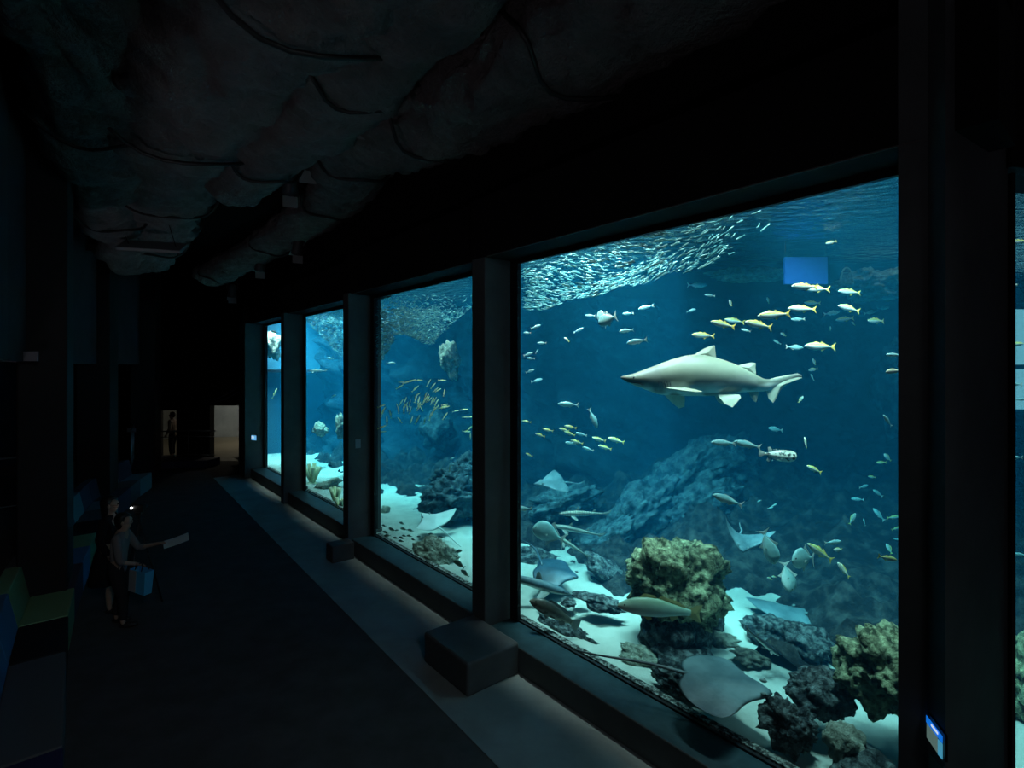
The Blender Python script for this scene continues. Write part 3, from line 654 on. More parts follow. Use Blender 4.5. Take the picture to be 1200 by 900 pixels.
def small_shark(bars, mname, back):
    t = empty('small_shark')
    prof = [(0,.002,-.008,.008),(.03,.016,-.022,.026),(.08,.03,-.034,.04),(.18,.048,-.045,.046),(.32,.058,-.05,.046),(.48,.048,-.042,.036),(.62,.034,-.03,.024),(.76,.022,-.018,.014),(.88,.018,-.008,.008),(.97,.03,.012,.004)]
    link('body', fish_body(prof, 34, 18), shark_mat(mname, back, (.7,.74,.7), bars=bars, hz=.05), t, smooth=True)
    FM = mat('small_shark_fin', (.16,.17,.15), .5)
    link('dorsal_fin', fin([(.2,.05),(.15,.13),(.125,.125),(.12,.055)], .006), FM, t); link('dorsal_fin', fin([(-.12,.03),(-.17,.085),(-.19,.08),(-.19,.03)], .005), FM, t)
    link('tail_fin', fin([(-.3,.01),(-.42,.04),(-.5,.075),(-.49,.045),(-.44,.0),(-.40,-.035),(-.36,-.01)], .005), FM, t)
    for s in (-1,1):
        bm = fin([(0,0),(-.09,0),(-.13,s*.1),(-.1,s*.13),(-.04,s*.07)], .005, axis='xy'); bmesh.ops.rotate(bm, verts=bm.verts, matrix=Matrix.Rotation(-s*.5, 3, 'X'))
        bmesh.ops.translate(bm, verts=bm.verts, vec=(.3, s*.035, -.03)); link('pectoral_fin', bm, FM, t)
        link('eye', eye(.007, .43, s*.034, .01), EYEM, t)
    return t
t = small_shark(((.08,.07,.06), 7.0), 'banded_shark_skin', (.34,.32,.25)); tag(t, 'upper of two small brown banded sharks over the far sand', 'shark'); orient(t, P(686, 602, 8.4), 177, -10, 64*8.4/F)
t2 = small_shark(None, 'plain_small_shark_skin', (.25,.26,.22)); tag(t2, 'lower of two small brown sharks, plain backed, over the far sand', 'shark'); orient(t2, P(678, 622, 8.3), 171, 12, 62*8.3/F)
t3 = dup(t2); tag(t3, 'small white-sided shark hanging in the third window', 'shark'); orient(t3, P(373, 434.5, 17.0), 180, 20, 26*17.0/F)
t3 = dup(t2); tag(t3, 'dim small shark resting behind the pale fish at the left sand edge', 'shark'); orient(t3, P(672, 641, 8.0), 150, 15, 48*8.0/F)

# ------------------------------------------------------------------ rays
def ray(name, span, length, flap, snout, m, tail_len, tail_bend, back=.35, thick=.11, sweep=.25, flap2=None, tailr=.012, round_=False):
    """disc over x (snout +) and y (wing span); flap lifts the wing tips"""
    t = empty(name); bm = bmesh.new(); nu, nv = 36, 20
    def edge(u):   # leading and trailing x for span position u
        a = abs(u)
        if round_:
            e_ = max(0,1-a**2.3)**.6
            return (snout*math.exp(-(a/.30)**2) + .24*e_ - .04, -.04 - .42*e_ + .10*math.exp(-(a/.2)**2)*.5)
        xl = snout*max(0,1-a*3.2)**1.2 + .34*(1-a**1.6) - sweep*a + .06
        xt = -back*(1-a**1.3) - sweep*a - .04*math.sin(a*PI)
        return xl, xt
    top = {}; bot = {}
    for i in range(nu+1):
        u = -1 + 2*i/nu; u = math.sin(u*PI/2)
        xl, xt = edge(u)
        for j in range(nv+1):
            v = j/nv; x = (xl + (xt-xl)*v)*length
            prof = math.sqrt(max(0, math.sin(PI*min(1,max(0,v))**.75)))
            th = thick*span*.5*prof*((1-abs(u))**1.3*.85 + .09*(1-u*u))
            fl = (flap if u > 0 or flap2 is None else flap2)
            z = fl*abs(u)**1.8*span/2
            y = u*span/2*(1 - .12*abs(fl)*abs(u))
            top[i,j] = bm.verts.new((x, y, z+th)); bot[i,j] = bm.verts.new((x, y, z-th*.45))
    for i in range(nu):
        for j in range(nv):
            bm.faces.new((top[i,j], top[i+1,j], top[i+1,j+1], top[i,j+1])); bm.faces.new((bot[i,j], bot[i,j+1], bot[i+1,j+1], bot[i+1,j]))
    bmesh.ops.remove_doubles(bm, verts=bm.verts, dist=.0006)
    link('body', bm, m, t, smooth=True)
    bm = bmesh.new(); x0 = -back*length*.85
    pts = [(x0 - tail_len*k/10, tail_bend*math.sin(k/10*PI*.8)*.4, .02*math.sin(k*.6) + tail_bend*.25*(k/10)**2) for k in range(11)]
    tube(bm, pts, [tailr*(1-.85*k/10)+.003 for k in range(11)], 8); link('tail', bm, m, t, smooth=True)
    for s in (-1,1):
        bm = bmesh.new(); bmesh.ops.create_uvsphere(bm, u_segments=12, v_segments=8, radius=.022*span, matrix=Matrix.Translation(((.26+snout*.45)*length, s*.085*span, thick*span*.42)) @ Matrix.Diagonal((1.5,.8,.8,1)))
        e = link('eye', bm, GFIN, t, smooth=True)
        bm = bmesh.new(); bmesh.ops.create_uvsphere(bm, u_segments=8, v_segments=6, radius=.008*span, matrix=Matrix.Translation(((.27+snout*.45)*length, s*.1*span, thick*span*.47))); link('pupil', bm, EYEM, e)
    return t
RAYM = mat('ray_skin', (.08,.13,.15), .45, .4, col2=(.20,.28,.30), nscale=2.6, ramp=(.4,.7), bump=.15, bscale=20)
RAYB = mat('dark_blue_ray_skin', (.012,.045,.075), .4, .5, col2=(.04,.11,.16), nscale=6)
RAYP = mat('pale_ray_skin', (.42,.46,.44), .5, .4, col2=(.52,.56,.54), nscale=4)
def place_ray(t, px, py, Y, head, up, label):
    h = Vector(head).normalized(); u = Vector(up); y = u.cross(h).normalized(); z = h.cross(y)
    t.matrix_world = Matrix.Translation(P(px,py,Y)) @ Matrix((h,y,z)).transposed().to_4x4(); tag(t, label, 'ray')
# big ray: seen from above at an angle, nose to the right, one wing raised away from us, one down towards us
place_ray(ray('ray', .92, .84, -.22, .26, RAYM, 1.25, .02, tailr=.014, round_=True, flap2=.12), 848, 800, 4.62, (.928,-.374,-.02), (-.0,-.20,.98), 'big blue-grey ray gliding over the sand at the bottom of the big window')
place_ray(ray('ray', .80, .72, -.15, .22, RAYB, .5, .9, tailr=.02, round_=True), 653, 670, 7.4, (.93,-.3,-.15), (.05,-.22,.95), 'dark blue ray with raised tail on the sand by the left edge')
place_ray(ray('ray', .75, .42, .75, .15, RAYM, .25, .1), 868, 634, 7.0, (-.25,-.85,-.35), (.30,-.35,.9), 'grey ray in mid water with curled wings below the shark')
place_ray(ray('ray', .95, .55, .35, .25, RAYP, 1.0, .1), 507, 612, 9.9, (-.7,.6,.30), (.1,-.35,.9), 'pale ray flying up from the sand in the second window')
place_ray(ray('ray', 1.0, .7, -.05, .12, RAYM, .5, .1), 925, 722, 6.6, (.8,.5,-.05), (.0,-.25,.97), 'dim ray lying on the dark mound at right of the sand hollow')
place_ray(ray('ray', .8, .6, .1, .2, RAYM, .4, .2), 648, 566, 9.4, (-.9,-.2,0), (0,-.3,.95), 'faint stingray in the haze at the left of the big window')
# guitarfish-like shark on the sand at left edge, heavy dark one by the ledge
def bottom_shark(px, py, Y, ang, yaw, ln, label, mname, back):
    t = small_shark(None, mname, back); tag(t, label, 'shark'); orient(t, P(px,py,Y), ang, yaw, ln*Y/F)
bottom_shark(613, 680, 7.0, -14, -4, 112, 'thick grey-blue shark on the sand cut by the left pillar', 'grey_shark_skin', (.09,.15,.18))
bottom_shark(893, 752, 5.4, -40, 10, 60, 'dark shark resting nose down behind the big ray', 'dusky_shark_skin', (.04,.05,.06))

# ------------------------------------------------------------------ single fish
put('drum', 773, 713.5, 98, 174, 'long pale olive fish with a rounded tail passing the rock stem', Y=5.25, yaw=3)
put('grouper', 650, 718, 64, 153, 'brown fish with dark tail over the long rock at the glass', Y=6.2, yaw=4)
put('pompano', 644, 625, 40, 158, 'broad silver fish with raised tail above the dark blue ray', Y=7.2, yaw=10)
put('silver', 613, 596, 22, 180, 'silver fish whose forked tail shows past the left pillar', Y=7.0, yaw=5)
put('puffer', 911, 533, 40, -3, 'blotched porcupine fish facing right under the shark tail', Y=5.2, yaw=-12)
put('silver', 848, 519, 29, 178, 'left one of two silver fish leading the porcupine fish', Y=5.4, yaw=5)
put('silver', 876, 521, 32, 168, 'right one of two silver fish, nose up, just ahead of the porcupine fish', Y=5.3, yaw=5)
put('silver', 853, 586, 37, 161, 'single silver fish above the mid-water ray', Y=5.2, yaw=5)
put('pompano', 942, 654, 38, 172, 'largest round silver fish low in the right half of the big window', Y=5.2, yaw=-28)
put('jack', 961, 647, 34, 146, 'yellow-edged fish half hidden behind the largest round silver fish', Y=5.0, yaw=5)
put('pompano', 901, 640, 36, -78, 'round silver fish diving head first below the mid-water ray', Y=5.4, yaw=-25)
put('pompano', 923, 675, 32, -86, 'round silver fish diving left under the largest one', Y=5.3, yaw=-20)
put('pompano', 712, 374, 20, 200, 'pale round fish below the surface shoal in the light shaft', Y=6.6, yaw=40)
put('pompano', 706, 373, 16, 120, 'pale round fish seen end-on beside its twin in the light shaft', Y=6.8, yaw=50)
put('silver', 666, 474, 25, 177, 'lone silver fish above the yellow-finned shoal at left', Y=7.1, yaw=5)
put('silver', 695, 490, 26, -66, 'silver fish diving beside the lone silver fish', Y=7.0, yaw=5)
put('silver', 746.5, 400, 25, 190, 'longer silver fish over the shark snout', Y=6.3, yaw=0)
put('silver', 734, 387.5, 18, 188, 'shorter silver fish above the one over the shark snout', Y=6.6, yaw=0)
put('silver', 817, 334, 24, 0, 'hazy blue fish under the surface shoal right of the shaft', Y=8.0, yaw=0)
put('jack', 974, 284, 14, 192, 'yellow fish alone near the surface above the blue panel', Y=6.0)
put('jack', 961, 406, 36, 178, 'long yellow-backed fish right of the shark dorsal fin', Y=5.3, yaw=3)
put('silver', 931, 407, 22, -3, 'blue silver fish nose to tail with the long yellow-backed one', Y=6.2, yaw=5)
put('silver', 909, 503, 20, 170, 'faint fish beneath the shark tail', Y=8.0)
put('bream', 938.5, 468, 9, 60, 'tiny upright fish right below the shark tail tip', Y=7.0)
put('bream', 944, 519, 13, 80, 'small round fish standing upright right of the porcupine fish', Y=5.6, yaw=35)
put('jack', 954, 550, 21, 155, 'small yellow fish under the upright round fish', Y=5.4)
put('silver', 976, 635.5, 21, 5, 'small fish swimming right above the largest round silver fish', Y=5.0)
put('bream', 982, 644, 12, 180, 'tiny round fish behind the tail of the right-swimming one', Y=5.3)
put('bream', 988.5, 668, 13, 110, 'small round blue fish low beside the largest silver fish', Y=5.0, yaw=50)
put('jack', 1040, 654, 25, -14, 'yellow fish pointing down right at the right window edge', Y=4.2, yaw=5)
put('silver', 1040, 493, 18, 128, 'nose-up silver fish at the right window edge', Y=4.4)
put('silver', 1048, 416, 17, 178, 'fish cut by the pillar, upper of two at the right edge', Y=4.3)
put('bream', 1047, 435, 16, 190, 'yellow fish cut by the pillar, lower of two at the right edge', Y=4.2)
put('silver', 458, 425.5, 11, 0, 'hazy fish high at the left of the second window', Y=12)
put('dark', 538, 661, 16, 150, 'dark fish beside the speckled boulder in the second window', Y=7.8)
put('dark', 545, 672, 13, 140, 'brown fish under the dark one beside the speckled boulder', Y=7.7)
put('dark', 537, 646, 10, 20, 'small black fish over the sand right of the pale ray', Y=8.4)
put('silver', 530, 537, 7, 200, 'small pale fish near the right of the second window', Y=9)
put('slim', 527, 549, 8, 80, 'small upright fish under the pale one in the second window', Y=9)
put('silver', 391, 464, 6, 30, 'tiny pale fish in the third window', Y=14)
put('silver', 387, 420, 9, 175, 'hazy fish under the shoal in the third window', Y=15)
put('slim', 322, 461, 13, 70, 'pale upright fish in the farthest window', Y=18)
put('dark', 322, 389, 7, 160, 'dark small fish before the pale rock of the farthest window', Y=17.4)
for (px,py,ln,a,k,la) in ((1196,283,20,182,'jack','topmost yellow fish in the narrow right window'),(1188,335,12,15,'bream','small silver fish under the topmost one in the narrow right window'),
    (1194,403,17,182,'jack','yellow-green fish before the pale viewing pane at far right'),(1188,450,20,175,'silver','white fish crossing the lower pale pane at far right'),(1197,468,12,180,'silver','fish cut by the picture edge under the pale pane'),
    (1189,536,19,180,'silver','bright silver fish in the middle of the narrow right window'),(1196,650,16,170,'silver','fish above the mossy pile in the narrow right window'),(1181,674,9,175,'jack','yellow fish half behind the pillar in the narrow right window'),
    (1180,584,9,170,'silver','dim small fish low in the narrow right window')):
    put(k, px, py, ln, a, la, Y=4.6+R.uniform(0,.4), yaw=4)
# ------------------------------------------------------------------ shoals: each member by its own place
def shoal(rows, base, group, ref=None):
    rows = sorted(rows, key=lambda r: r[0]); n = len(rows)
    for i, r in enumerate(rows):
        px, py, ln, a, k = r[:5]; Y = r[5] if len(r) > 5 else None
        put(k, px, py, ln, a, f'{base}, {ordinal(i, n)}', Y=Y, group=group, size=.25)
shoal([(943,336,32,178,'jack'),(957,338.5,28,176,'jack'),(995.5,342,26,174,'jack'),(1045,349,19,180,'silver'),(995,361.5,28,166,'jack'),(1035,361,16,8,'silver'),(1020,366,17,12,'silver'),
  (1026.5,376,24,180,'jack'),(990,374,21,186,'jack'),(974.5,367,20,8,'silver'),(952,355,18,176,'jack'),(940,362,30,176,'jack'),(907,369,37,184,'jack'),(935,374,15,180,'silver',6.5),
  (889,380.5,34,169,'jack'),(861,376,22,170,'jack'),(847,380,29,166,'jack'),(824,393,26,176,'jack'),(874,387,11,165,'silver',6.5)],
  'yellow-tailed fish in the shoal above the shark', 'yellow-tailed shoal above the shark')
shoal([(617,494,11,172,'jack'),(642,504,13,168,'jack'),(633,510,12,160,'jack'),(661,503.5,13,165,'jack'),(668.5,500.5,14,170,'jack'),(667.5,508,14,160,'jack'),(681.5,509,14,165,'silver'),
  (702,515,17,165,'jack'),(722,516,20,165,'jack'),(669,519.5,14,170,'silver'),(676,518,15,165,'jack'),(689,526,14,162,'silver'),(709,524.5,17,163,'jack'),(620,533,9,158,'jack')],
  'small fish of the shoal at the left below mid height', 'small yellow-finned shoal left of the shark')
shoal([(1022,559,12,170,'jack'),(1012,570,13,10,'silver'),(1029,578,16,146,'silver'),(1005,585,15,176,'silver'),(1030,603,19,130,'silver'),(999,608,15,62,'bream'),(1013,612,10,110,'silver'),
  (1047,606,17,5,'jack'),(1050,619,11,20,'jack'),(1042,643,12,110,'bream'),(1040,536,14,140,'bream'),(1033,542,14,180,'jack'),(1052,632,9,170,'silver')],
  'small fish of the loose shoal at the lower right edge', 'loose shoal at the right edge of the big window')
shoal([(628,383,13,20,'silver'),(678,387,13,25,'silver'),(664,398,8,140,'bream'),(635,402,11,180,'silver'),(618,390,9,180,'silver'),(619,415,12,20,'silver'),(622,420,10,175,'silver'),(621,435,11,20,'silver'),(629,412,6,60,'silver'),
  (629,446,14,15,'silver',8.5),(692,370,12,180,'silver'),(736,367.5,14,185,'silver'),(757,360,18,192,'silver'),(810,364,13,15,'silver'),(832,346,12,172,'silver'),(856,355,9,100,'bream'),(900,352,8,110,'bream')],
  'scattered pale fish under the surface shoal', 'scattered pale fish below the surface')
shoal([(954,424,8,100,'bream'),(953,433,10,190,'bream'),(952,442,9,120,'silver'),(918,392,8,150,'bream'),(973,385,6,90,'bream'),(911,401,10,150,'silver'),(1000,379,7,140,'bream'),(907,592,7,30,'silver',7),(903,595,7,20,'silver',7),(890,587,6,200,'silver',7),(902,678,7,160,'bream',6.5),(907,676,6,170,'bream',6.5)],
  'tiny fish in open water right of the shark', 'tiny fish in the open dark water')
# dark little fish over the sand in the second window
rows = []
for (x,y,ln) in ((205,467,36),(328,490,38),(380,533,44),(435,547,42),(307,545,32),(150,505,40),(176,507,24),(215,500,42),(255,508,40),(100,480,30),(110,520,40),(120,538,40),(168,552,32),(203,552,36),(250,541,34),(200,570,36),(272,562,28),(218,540,30),(140,495,28),(75,500,22)):
    rows.append((430+x/5, 520+y/5, ln/5, R.uniform(160,185), 'dark', max(4.28*F/(.771*(430+x/5-88))+.22, 3.05*F/(520+y/5-430))))
shoal(rows[:14], 'small dark fish on sand left of the pale ray', 'dark fish over the sand in the second window')
shoal(rows[14:], 'small dark fish low at the second window glass', 'dark fish over the sand in the second window')
# yellow school in the second window
for k, (x, y, a) in enumerate([(350,240,0),(330,285,30),(400,240,20),(430,230,10),(450,225,20),(520,220,0),(485,305,45),(755,220,0),(620,245,60),(665,275,50),(690,315,40),(715,320,30),(775,345,80),
  (510,365,40),(490,405,75),(520,420,80),(590,370,70),(600,395,60),(575,430,65),(610,410,60),(630,415,50),(655,430,65),(680,420,60),(700,440,60),(690,460,70),(700,495,50),(680,515,50),(760,490,20),(780,465,10),(790,490,15),
  (345,440,60),(385,420,70),(395,465,60),(375,485,65),(405,500,100),(430,450,75),(435,520,75),(370,520,95),(315,520,95),(310,490,110),(235,560,100),(200,620,95),(165,520,60),(160,545,70),
  (330,620,130),(450,615,75),(500,625,60),(515,605,65),(525,490,60),(545,500,120),(520,470,60),(580,625,75),(635,585,75),(650,570,60),(785,580,55),(890,530,15),(975,515,5),(990,590,0),(1035,590,10),(1000,735,0),(1035,700,40),(1040,780,90),(150,690,20),(150,740,10),(145,480,20)]):
    Y = R.uniform(9.4, 10.6); put('slim', 430+x/8.571, 420+y/8.571, R.uniform(8,11), a, 'slender yellow-green fish of the school in the second window', Y=Y, group='yellow-green school in the second window')

# ------------------------------------------------------------------ silver baitfish under the surface
def bait_mesh():
    return fish_body([(0,0,-.01,.005),(.08,.05,-.05,.03),(.3,.10,-.10,.05),(.55,.08,-.08,.04),(.8,.025,-.025,.012),(.9,.05,-.05,.006),(1.0,.11,-.11,.004)], 6, 6)
BAITM = mat('baitfish_silver', (.05,.20,.21), .4, .7, metal=.15)
bo = link('baitfish', bait_mesh(), BAITM, smooth=True); BAITME = bo.data; first = True
def in_w1(px, py):
    top = 309-.233*(px-611); 
    if px < 613 or px > 905 or py < top - 2: return 0
    low = 366 - .26*(px-611) if px < 830 else 309 - .5*(px-830)
    if py > low + 2*math.sin(px*.11)+2: return 0
    d = 1.0
    if 640 < px < 760 and py > top+18 and py < low-16: d = .45
    if px > 780: d = .45
    if px > 850: d = .3
    return d
cnt = 0
while cnt < 300:
    px = R.uniform(612, 905); py = R.uniform(240, 368)
    if R.random() > in_w1(px, py): continue
    Y = gY(px)*1.05 + R.uniform(.25, 2.1)
    p = P(px, py, Y)
    if p.z > ZW-.04: Y = min(Y, (ZW-.06-CAMH)*F/(430-py)); p = P(px, py, Y)
    if Y < gY(px)+.15: continue
    o = bo if first else bo.copy()
    if not first: COL.objects.link(o)
    first = False
    a = 12 + 25*math.sin(px*.03+py*.05) + R.uniform(-18, 18)
    orient(o, p, a if R.random() < .75 else 180+a, R.uniform(-35,35), R.uniform(.085,.125))
    tag(o, 'tiny bright silver baitfish of the dense school under the surface', 'fish', 'silver baitfish under the surface'); cnt += 1
def school(name, n, sampler, label, size):
    src = [v.co.copy() for v in BAITME.vertices]; fcs = [tuple(p.vertices) for p in BAITME.polygons]
    V = []; Fc = []; c = 0; guard = 0
    while c < n and guard < n*60:
        guard += 1; s = sampler()
        if s is None: continue
        p, a, yaw = s; a = math.radians(a); b = math.radians(yaw); sz = R.uniform(*size)
        h = Vector((math.cos(a)*math.cos(b), math.sin(b), math.sin(a)*math.cos(b))); y = Vector((0,0,1)).cross(h).normalized(); z = h.cross(y)
        k = len(V)
        V += [p + (h*v.x + y*v.y + z*v.z)*sz for v in src]; Fc += [tuple(i+k for i in f) for f in fcs]; c += 1
    me = bpy.data.meshes.new(name); me.from_pydata(V, [], Fc); me.materials.append(BAITM)
    for q in me.polygons: q.use_smooth = True
    o = bpy.data.objects.new(name, me); COL.objects.link(o); tag(o, label, 'fish', kind='stuff'); return o
def s1():
    px = R.uniform(612, 860); py = R.uniform(245, 368)
    if R.random() > in_w1(px, py): return None
    Y = gY(px)*1.05 + R.uniform(.9, 3.0); p = P(px, py, Y)
    if p.z > ZW-.05 or p.z < 3.6: return None
    return p, 12 + 25*math.sin(px*.03+py*.05) + R.uniform(-20,20), R.uniform(-40,40)
school('baitfish_mass', 800, s1, 'far mass of tiny silver baitfish behind the nearer ones in the big window', (.07,.10))
def s2():
    px = R.uniform(441, 556); py = R.uniform(345, 436)
    top = 366
    low = 398 + 6*math.sin(px*.09)
    if px > 510: low = 398 - (px-510)*.9
    if px < 462: low = 400 + (462-px)*1.6
    den = 1 if px < 515 else .5
    if py < 362: den *= .25
    if py > low or R.random() > den: return None
    Y = R.uniform(9.6, 12.5); p = P(px, py, Y)
    if p.z > ZW-.05: return None
    return p, R.uniform(-40,60), R.uniform(-50,50)
school('baitfish_mass', 3000, s2, 'dense cloud of tiny silver baitfish high in the second window', (.05,.08))
def s3():
    px = R.uniform(360, 406); py = R.uniform(366, 424)
    low = 378 + (px-361)*1.05
    if py > low: return None
    Y = R.uniform(13.5, 16.5); p = P(px, py, Y)
    if p.z > ZW-.05: return None
    return p, R.uniform(-40,60), R.uniform(-50,50)
school('baitfish_mass', 900, s3, 'pale cloud of tiny baitfish at the top of the third window', (.05,.08))
# ------------------------------------------------------------------ left side of the hall
def interp(tab, t):
    for (a, x), (b, y) in zip(tab, tab[1:]):
        if t <= b: return x + (y-x)*(t-a)/(b-a)
    return tab[-1][1]
DB = [(-4,-.07),(8,-.07),(9.6,.02),(10.6,.13),(12.5,.36),(15,.78),(17,1.35),(18.7,1.95)]
def uph(name, c): return mat('upholstery_'+name, tuple(x*1.7 for x in c), .85, .25, bump=.15, bscale=90, bd=.003)
UG, UB, UK, UD, UN, UT, UP_ = uph('green',(.16,.26,.14)), uph('blue',(.05,.14,.26)), uph('black',(.012,.012,.014)), uph('grey',(.07,.075,.08)), uph('navy',(.02,.02,.06)), uph('teal',(.09,.17,.19)), uph('violet',(.05,.045,.07))
segs = [(1.2,3.4,UN,UD,'navy bench block nearest the lower left corner with a grey back'),(3.4,5.4,UN,UB,'navy bench block with a blue back in the lower left corner'),
 (5.4,7.2,UD,UB,'dark grey bench block with a blue-grey back at left'),(7.2,8.2,UK,UB,'black bench block between the grey one and the green one'),(8.2,9.2,UG,UG,'green bench block with a green back beside the first left pillar'),
 (9.2,10.3,UP_,UD,'violet-grey bench block in front of the first left pillar'),(10.3,11.2,UB,UT,'blue bench block with a teal back past the first left pillar'),(11.2,12.0,UG,UD,'green bench block past the first left pillar'),
 (12.0,13.0,UK,UP_,'black bench block before the second left pillar'),(13.0,13.9,UD,UT,'grey bench block beside the second left pillar'),(13.9,14.8,UT,UP_,'teal bench block past the second left pillar'),
 (14.8,16.0,UP_,UP_,'violet bench block between the second and third left pillars'),(16.0,16.9,UD,UT,'grey bench block with a teal back before the third left pillar'),(16.9,17.9,UT,UP_,'teal bench block farthest down the hall')]
for t0, t1, ms, mb, lab in segs:
    o = thing('upholstered_bench', lab, 'bench', W(interp(DB,(t0+t1)/2)-.3, (t0+t1)/2)); inv = o.location
    a, b = interp(DB,t0), interp(DB,t1)
    bm = bmesh.new(); prism(bm, [W(a,t0+.008),W(b,t1-.008),W(b-.44,t1-.008),W(a-.44,t0+.008)], 0, .45); bevel(bm, .015); bmesh.ops.translate(bm, verts=bm.verts, vec=-inv); link('seat', bm, ms, o)
    bm = bmesh.new()
    q = [(.44,0),(.44,.45),(.52,.86),(.68,.86),(.68,0)]
    va = [bm.verts.new(W(a-d, t0+.008, z)) for d,z in q]; vb = [bm.verts.new(W(b-d, t1-.008, z)) for d,z in q]
    bm.faces.new(va); bm.faces.new(vb[::-1])
    for i in range(5): bm.faces.new((va[i],va[(i+1)%5],vb[(i+1)%5],vb[i]))
    bevel(bm, .012); bmesh.ops.translate(bm, verts=bm.verts, vec=-inv); link('backrest', bm, mb, o)
# raised platform behind the benches, with railings
ts = [-4,2,5,8,10.6,12.5,15,17,18.7]
bm = bmesh.new(); prism(bm, [W(interp(DB,t)-.7,t) for t in ts]+[W(interp(DB,18.7)-7,18.7),W(-8,10),W(-7,-4)], 0, .6)
struct(link('floor_platform', bm, CARPET), 'raised dark platform behind the benches')
LP = mat('left_pillar_paint', (.02,.018,.02), .7, .3, bump=.1, bscale=8)
for (X,Y,ux,uy,fl,nf,lab) in ((-5.88,7.0,-.59,.806,1.05,.50,'nearest black pillar on the left of the hall'),(-9.27,12.2,-.44,.898,.85,.62,'second black pillar on the left of the hall'),(-10.99,16.3,-.40,.917,.9,.65,'third black pillar on the left of the hall')):
    a = Vector((X,Y)); u = Vector((ux,uy)).normalized(); p = Vector((-u.y,u.x))
    bm = bmesh.new(); prism(bm, [a, a+u*fl, a+u*fl+p*nf, a+p*nf], 0, 7.2); bevel(bm, .02); struct(link('pillar', bm, LP), lab)
BK = mat('blue_grey_panel', (.06,.04,.05), .8, .2, col2=(.085,.06,.07), nscale=1.2)
bm = bmesh.new(); pts = [W(interp(DB,t)-.50-.0*t, t) for t in (-4,2,6,8,10.6,12.5,15,17,18.7)]
prism(bm, pts+[p + Vector((-.25,-.1,0)) for p in pts[::-1]], 3.47, 7.2); struct(link('wall_bulkhead', bm, BK), 'blue-grey wall panel hanging between the left pillars')
bm = bmesh.new(); prism(bm, [W(-4.5,-6),W(-3.2,12),W(-1.6,19.5),W(-.6,27),W(-.8,27),W(-1.8,19.6),W(-3.4,12.1),W(-4.7,-6)], .6, 7.2); struct(link('wall_left', bm, DARKWALL))
def railing(pts, label, z0=.6, h=1.05, step=.28, cross=()):
    t = thing('railing', label, 'railing', (pts[0][0], pts[0][1], z0)); inv = t.location
    pts = [Vector((p[0],p[1],0)) for p in pts]
    bm = bmesh.new(); tube(bm, [p+Vector((0,0,z0+h))-inv for p in pts], .022, 8); link('handrail', bm, STEELM, t, smooth=True)
    bm = bmesh.new(); tube(bm, [p+Vector((0,0,z0+.12))-inv for p in pts], .012, 6); link('bottom_rail', bm, STEELM, t, smooth=True)
    for c in cross:
        bm = bmesh.new(); tube(bm, [p+Vector((0,0,z0+c))-inv for p in pts], .014, 6); link('cross_rail', bm, STEELM, t, smooth=True)
    tot = 0
    for a, b in zip(pts, pts[1:]):
        n = max(1, int((b-a).length/step))
        for k in range(n):
            p = a.lerp(b, k/n)-inv; bm = bmesh.new(); tube(bm, [p+Vector((0,0,z0)), p+Vector((0,0,z0+h))], .010, 6); link('baluster', bm, STEELM, t, smooth=True)
    return t
railing([(-10.2,9.6),(-9.35,10.5),(-9.2,10.8)], 'dark railing on the platform at the left picture edge', step=.3)
railing([(-9.9,12.35),(-10.9,13.6)], 'short railing seen between the first and second left pillars', step=.4)
railing([(-10.3,14.3),(-11.7,16.4)], 'railing with a small sign between the second and third left pillars', step=.5)
railing([(-12.1,18.0),(-11.2,18.3),(-10.2,18.2)], 'steel railing in front of the far doorways', z0=.25, h=.95, step=1.0, cross=(.75,))
bm = bmesh.new(); box(bm, -.12,.12,-.01,.01,-.06,.06); o = link('sign_plate', bm, mat('pale_plate', (.3,.3,.34), .6)); o.location = (-10.86,15.1,1.6); tag(o, 'small pale plate fixed to the railing between the left pillars', 'sign')
bm = bmesh.new(); box(bm, -.10,.10,-.01,.01,-.06,.06); o = link('sign_plate', bm, mat('pale_plate', (.3,.3,.34), .6)); o.location = P(35,417.5,6.6); tag(o, 'tiny framed notice high on the nearest left pillar', 'sign')
# curved low plinth before the far doors
bm = bmesh.new(); arc = [(-12.9,16.9),(-12.2,17.35),(-11.3,17.7),(-10.3,17.85)]
prism(bm, arc+[(-10.2,18.5),(-12.9,18.8)], 0, .25); bevel(bm, .01); tag(link('plinth', bm, mat('blue_glow_plinth', (.03,.03,.09), .6)), 'low dark blue curved plinth under the far railing', 'plinth')  # blue edge glow put into the colour of the whole plinth

# far end wall with two doorways, lit room behind
bm = bmesh.new()
box(bm, -12.02,-10.86, 19.0,19.25, 0,7.2)
box(bm, -30,-12.72, 19.0,19.25, 0,7.2); box(bm, -12.72,-12.02, 19.0,19.25, 1.88,7.2); box(bm, -10.86,-9.5, 19.0,19.25, 2.05,7.2)
struct(link('wall_end', bm, BLACKWALL))
bm = bmesh.new(); prism(bm, [(-8.2,16.15),(-9.8,19.25),W(4.60,20.9),W(4.60,17.6)], 0, 7.2); struct(link('wall_pier', bm, BLACKWALL))
for n, (x0, x1, z) in enumerate(((-10.86,-9.6,2.05),(-12.72,-12.02,1.88))):
    d = struct(empty(f'door_{n+1}', ((x0+x1)/2, 19.0, 0))); 
    for s, nm in ((x0,'door_jamb'),(x1,'door_jamb')):
        bm = bmesh.new(); box(bm, s-.02-d.location.x, s+.02-d.location.x, -.02,.27, 0, z); link(nm, bm, FRAMEM, d)
    bm = bmesh.new(); box(bm, x0-d.location.x, x1-d.location.x, -.02,.27, z-.04, z); link('door_head', bm, FRAMEM, d)
CONC = mat('far_concrete', (.34,.36,.35), .7, .3, col2=(.46,.48,.46), nscale=1.2)
bm = bmesh.new(); N = 30; ring = []
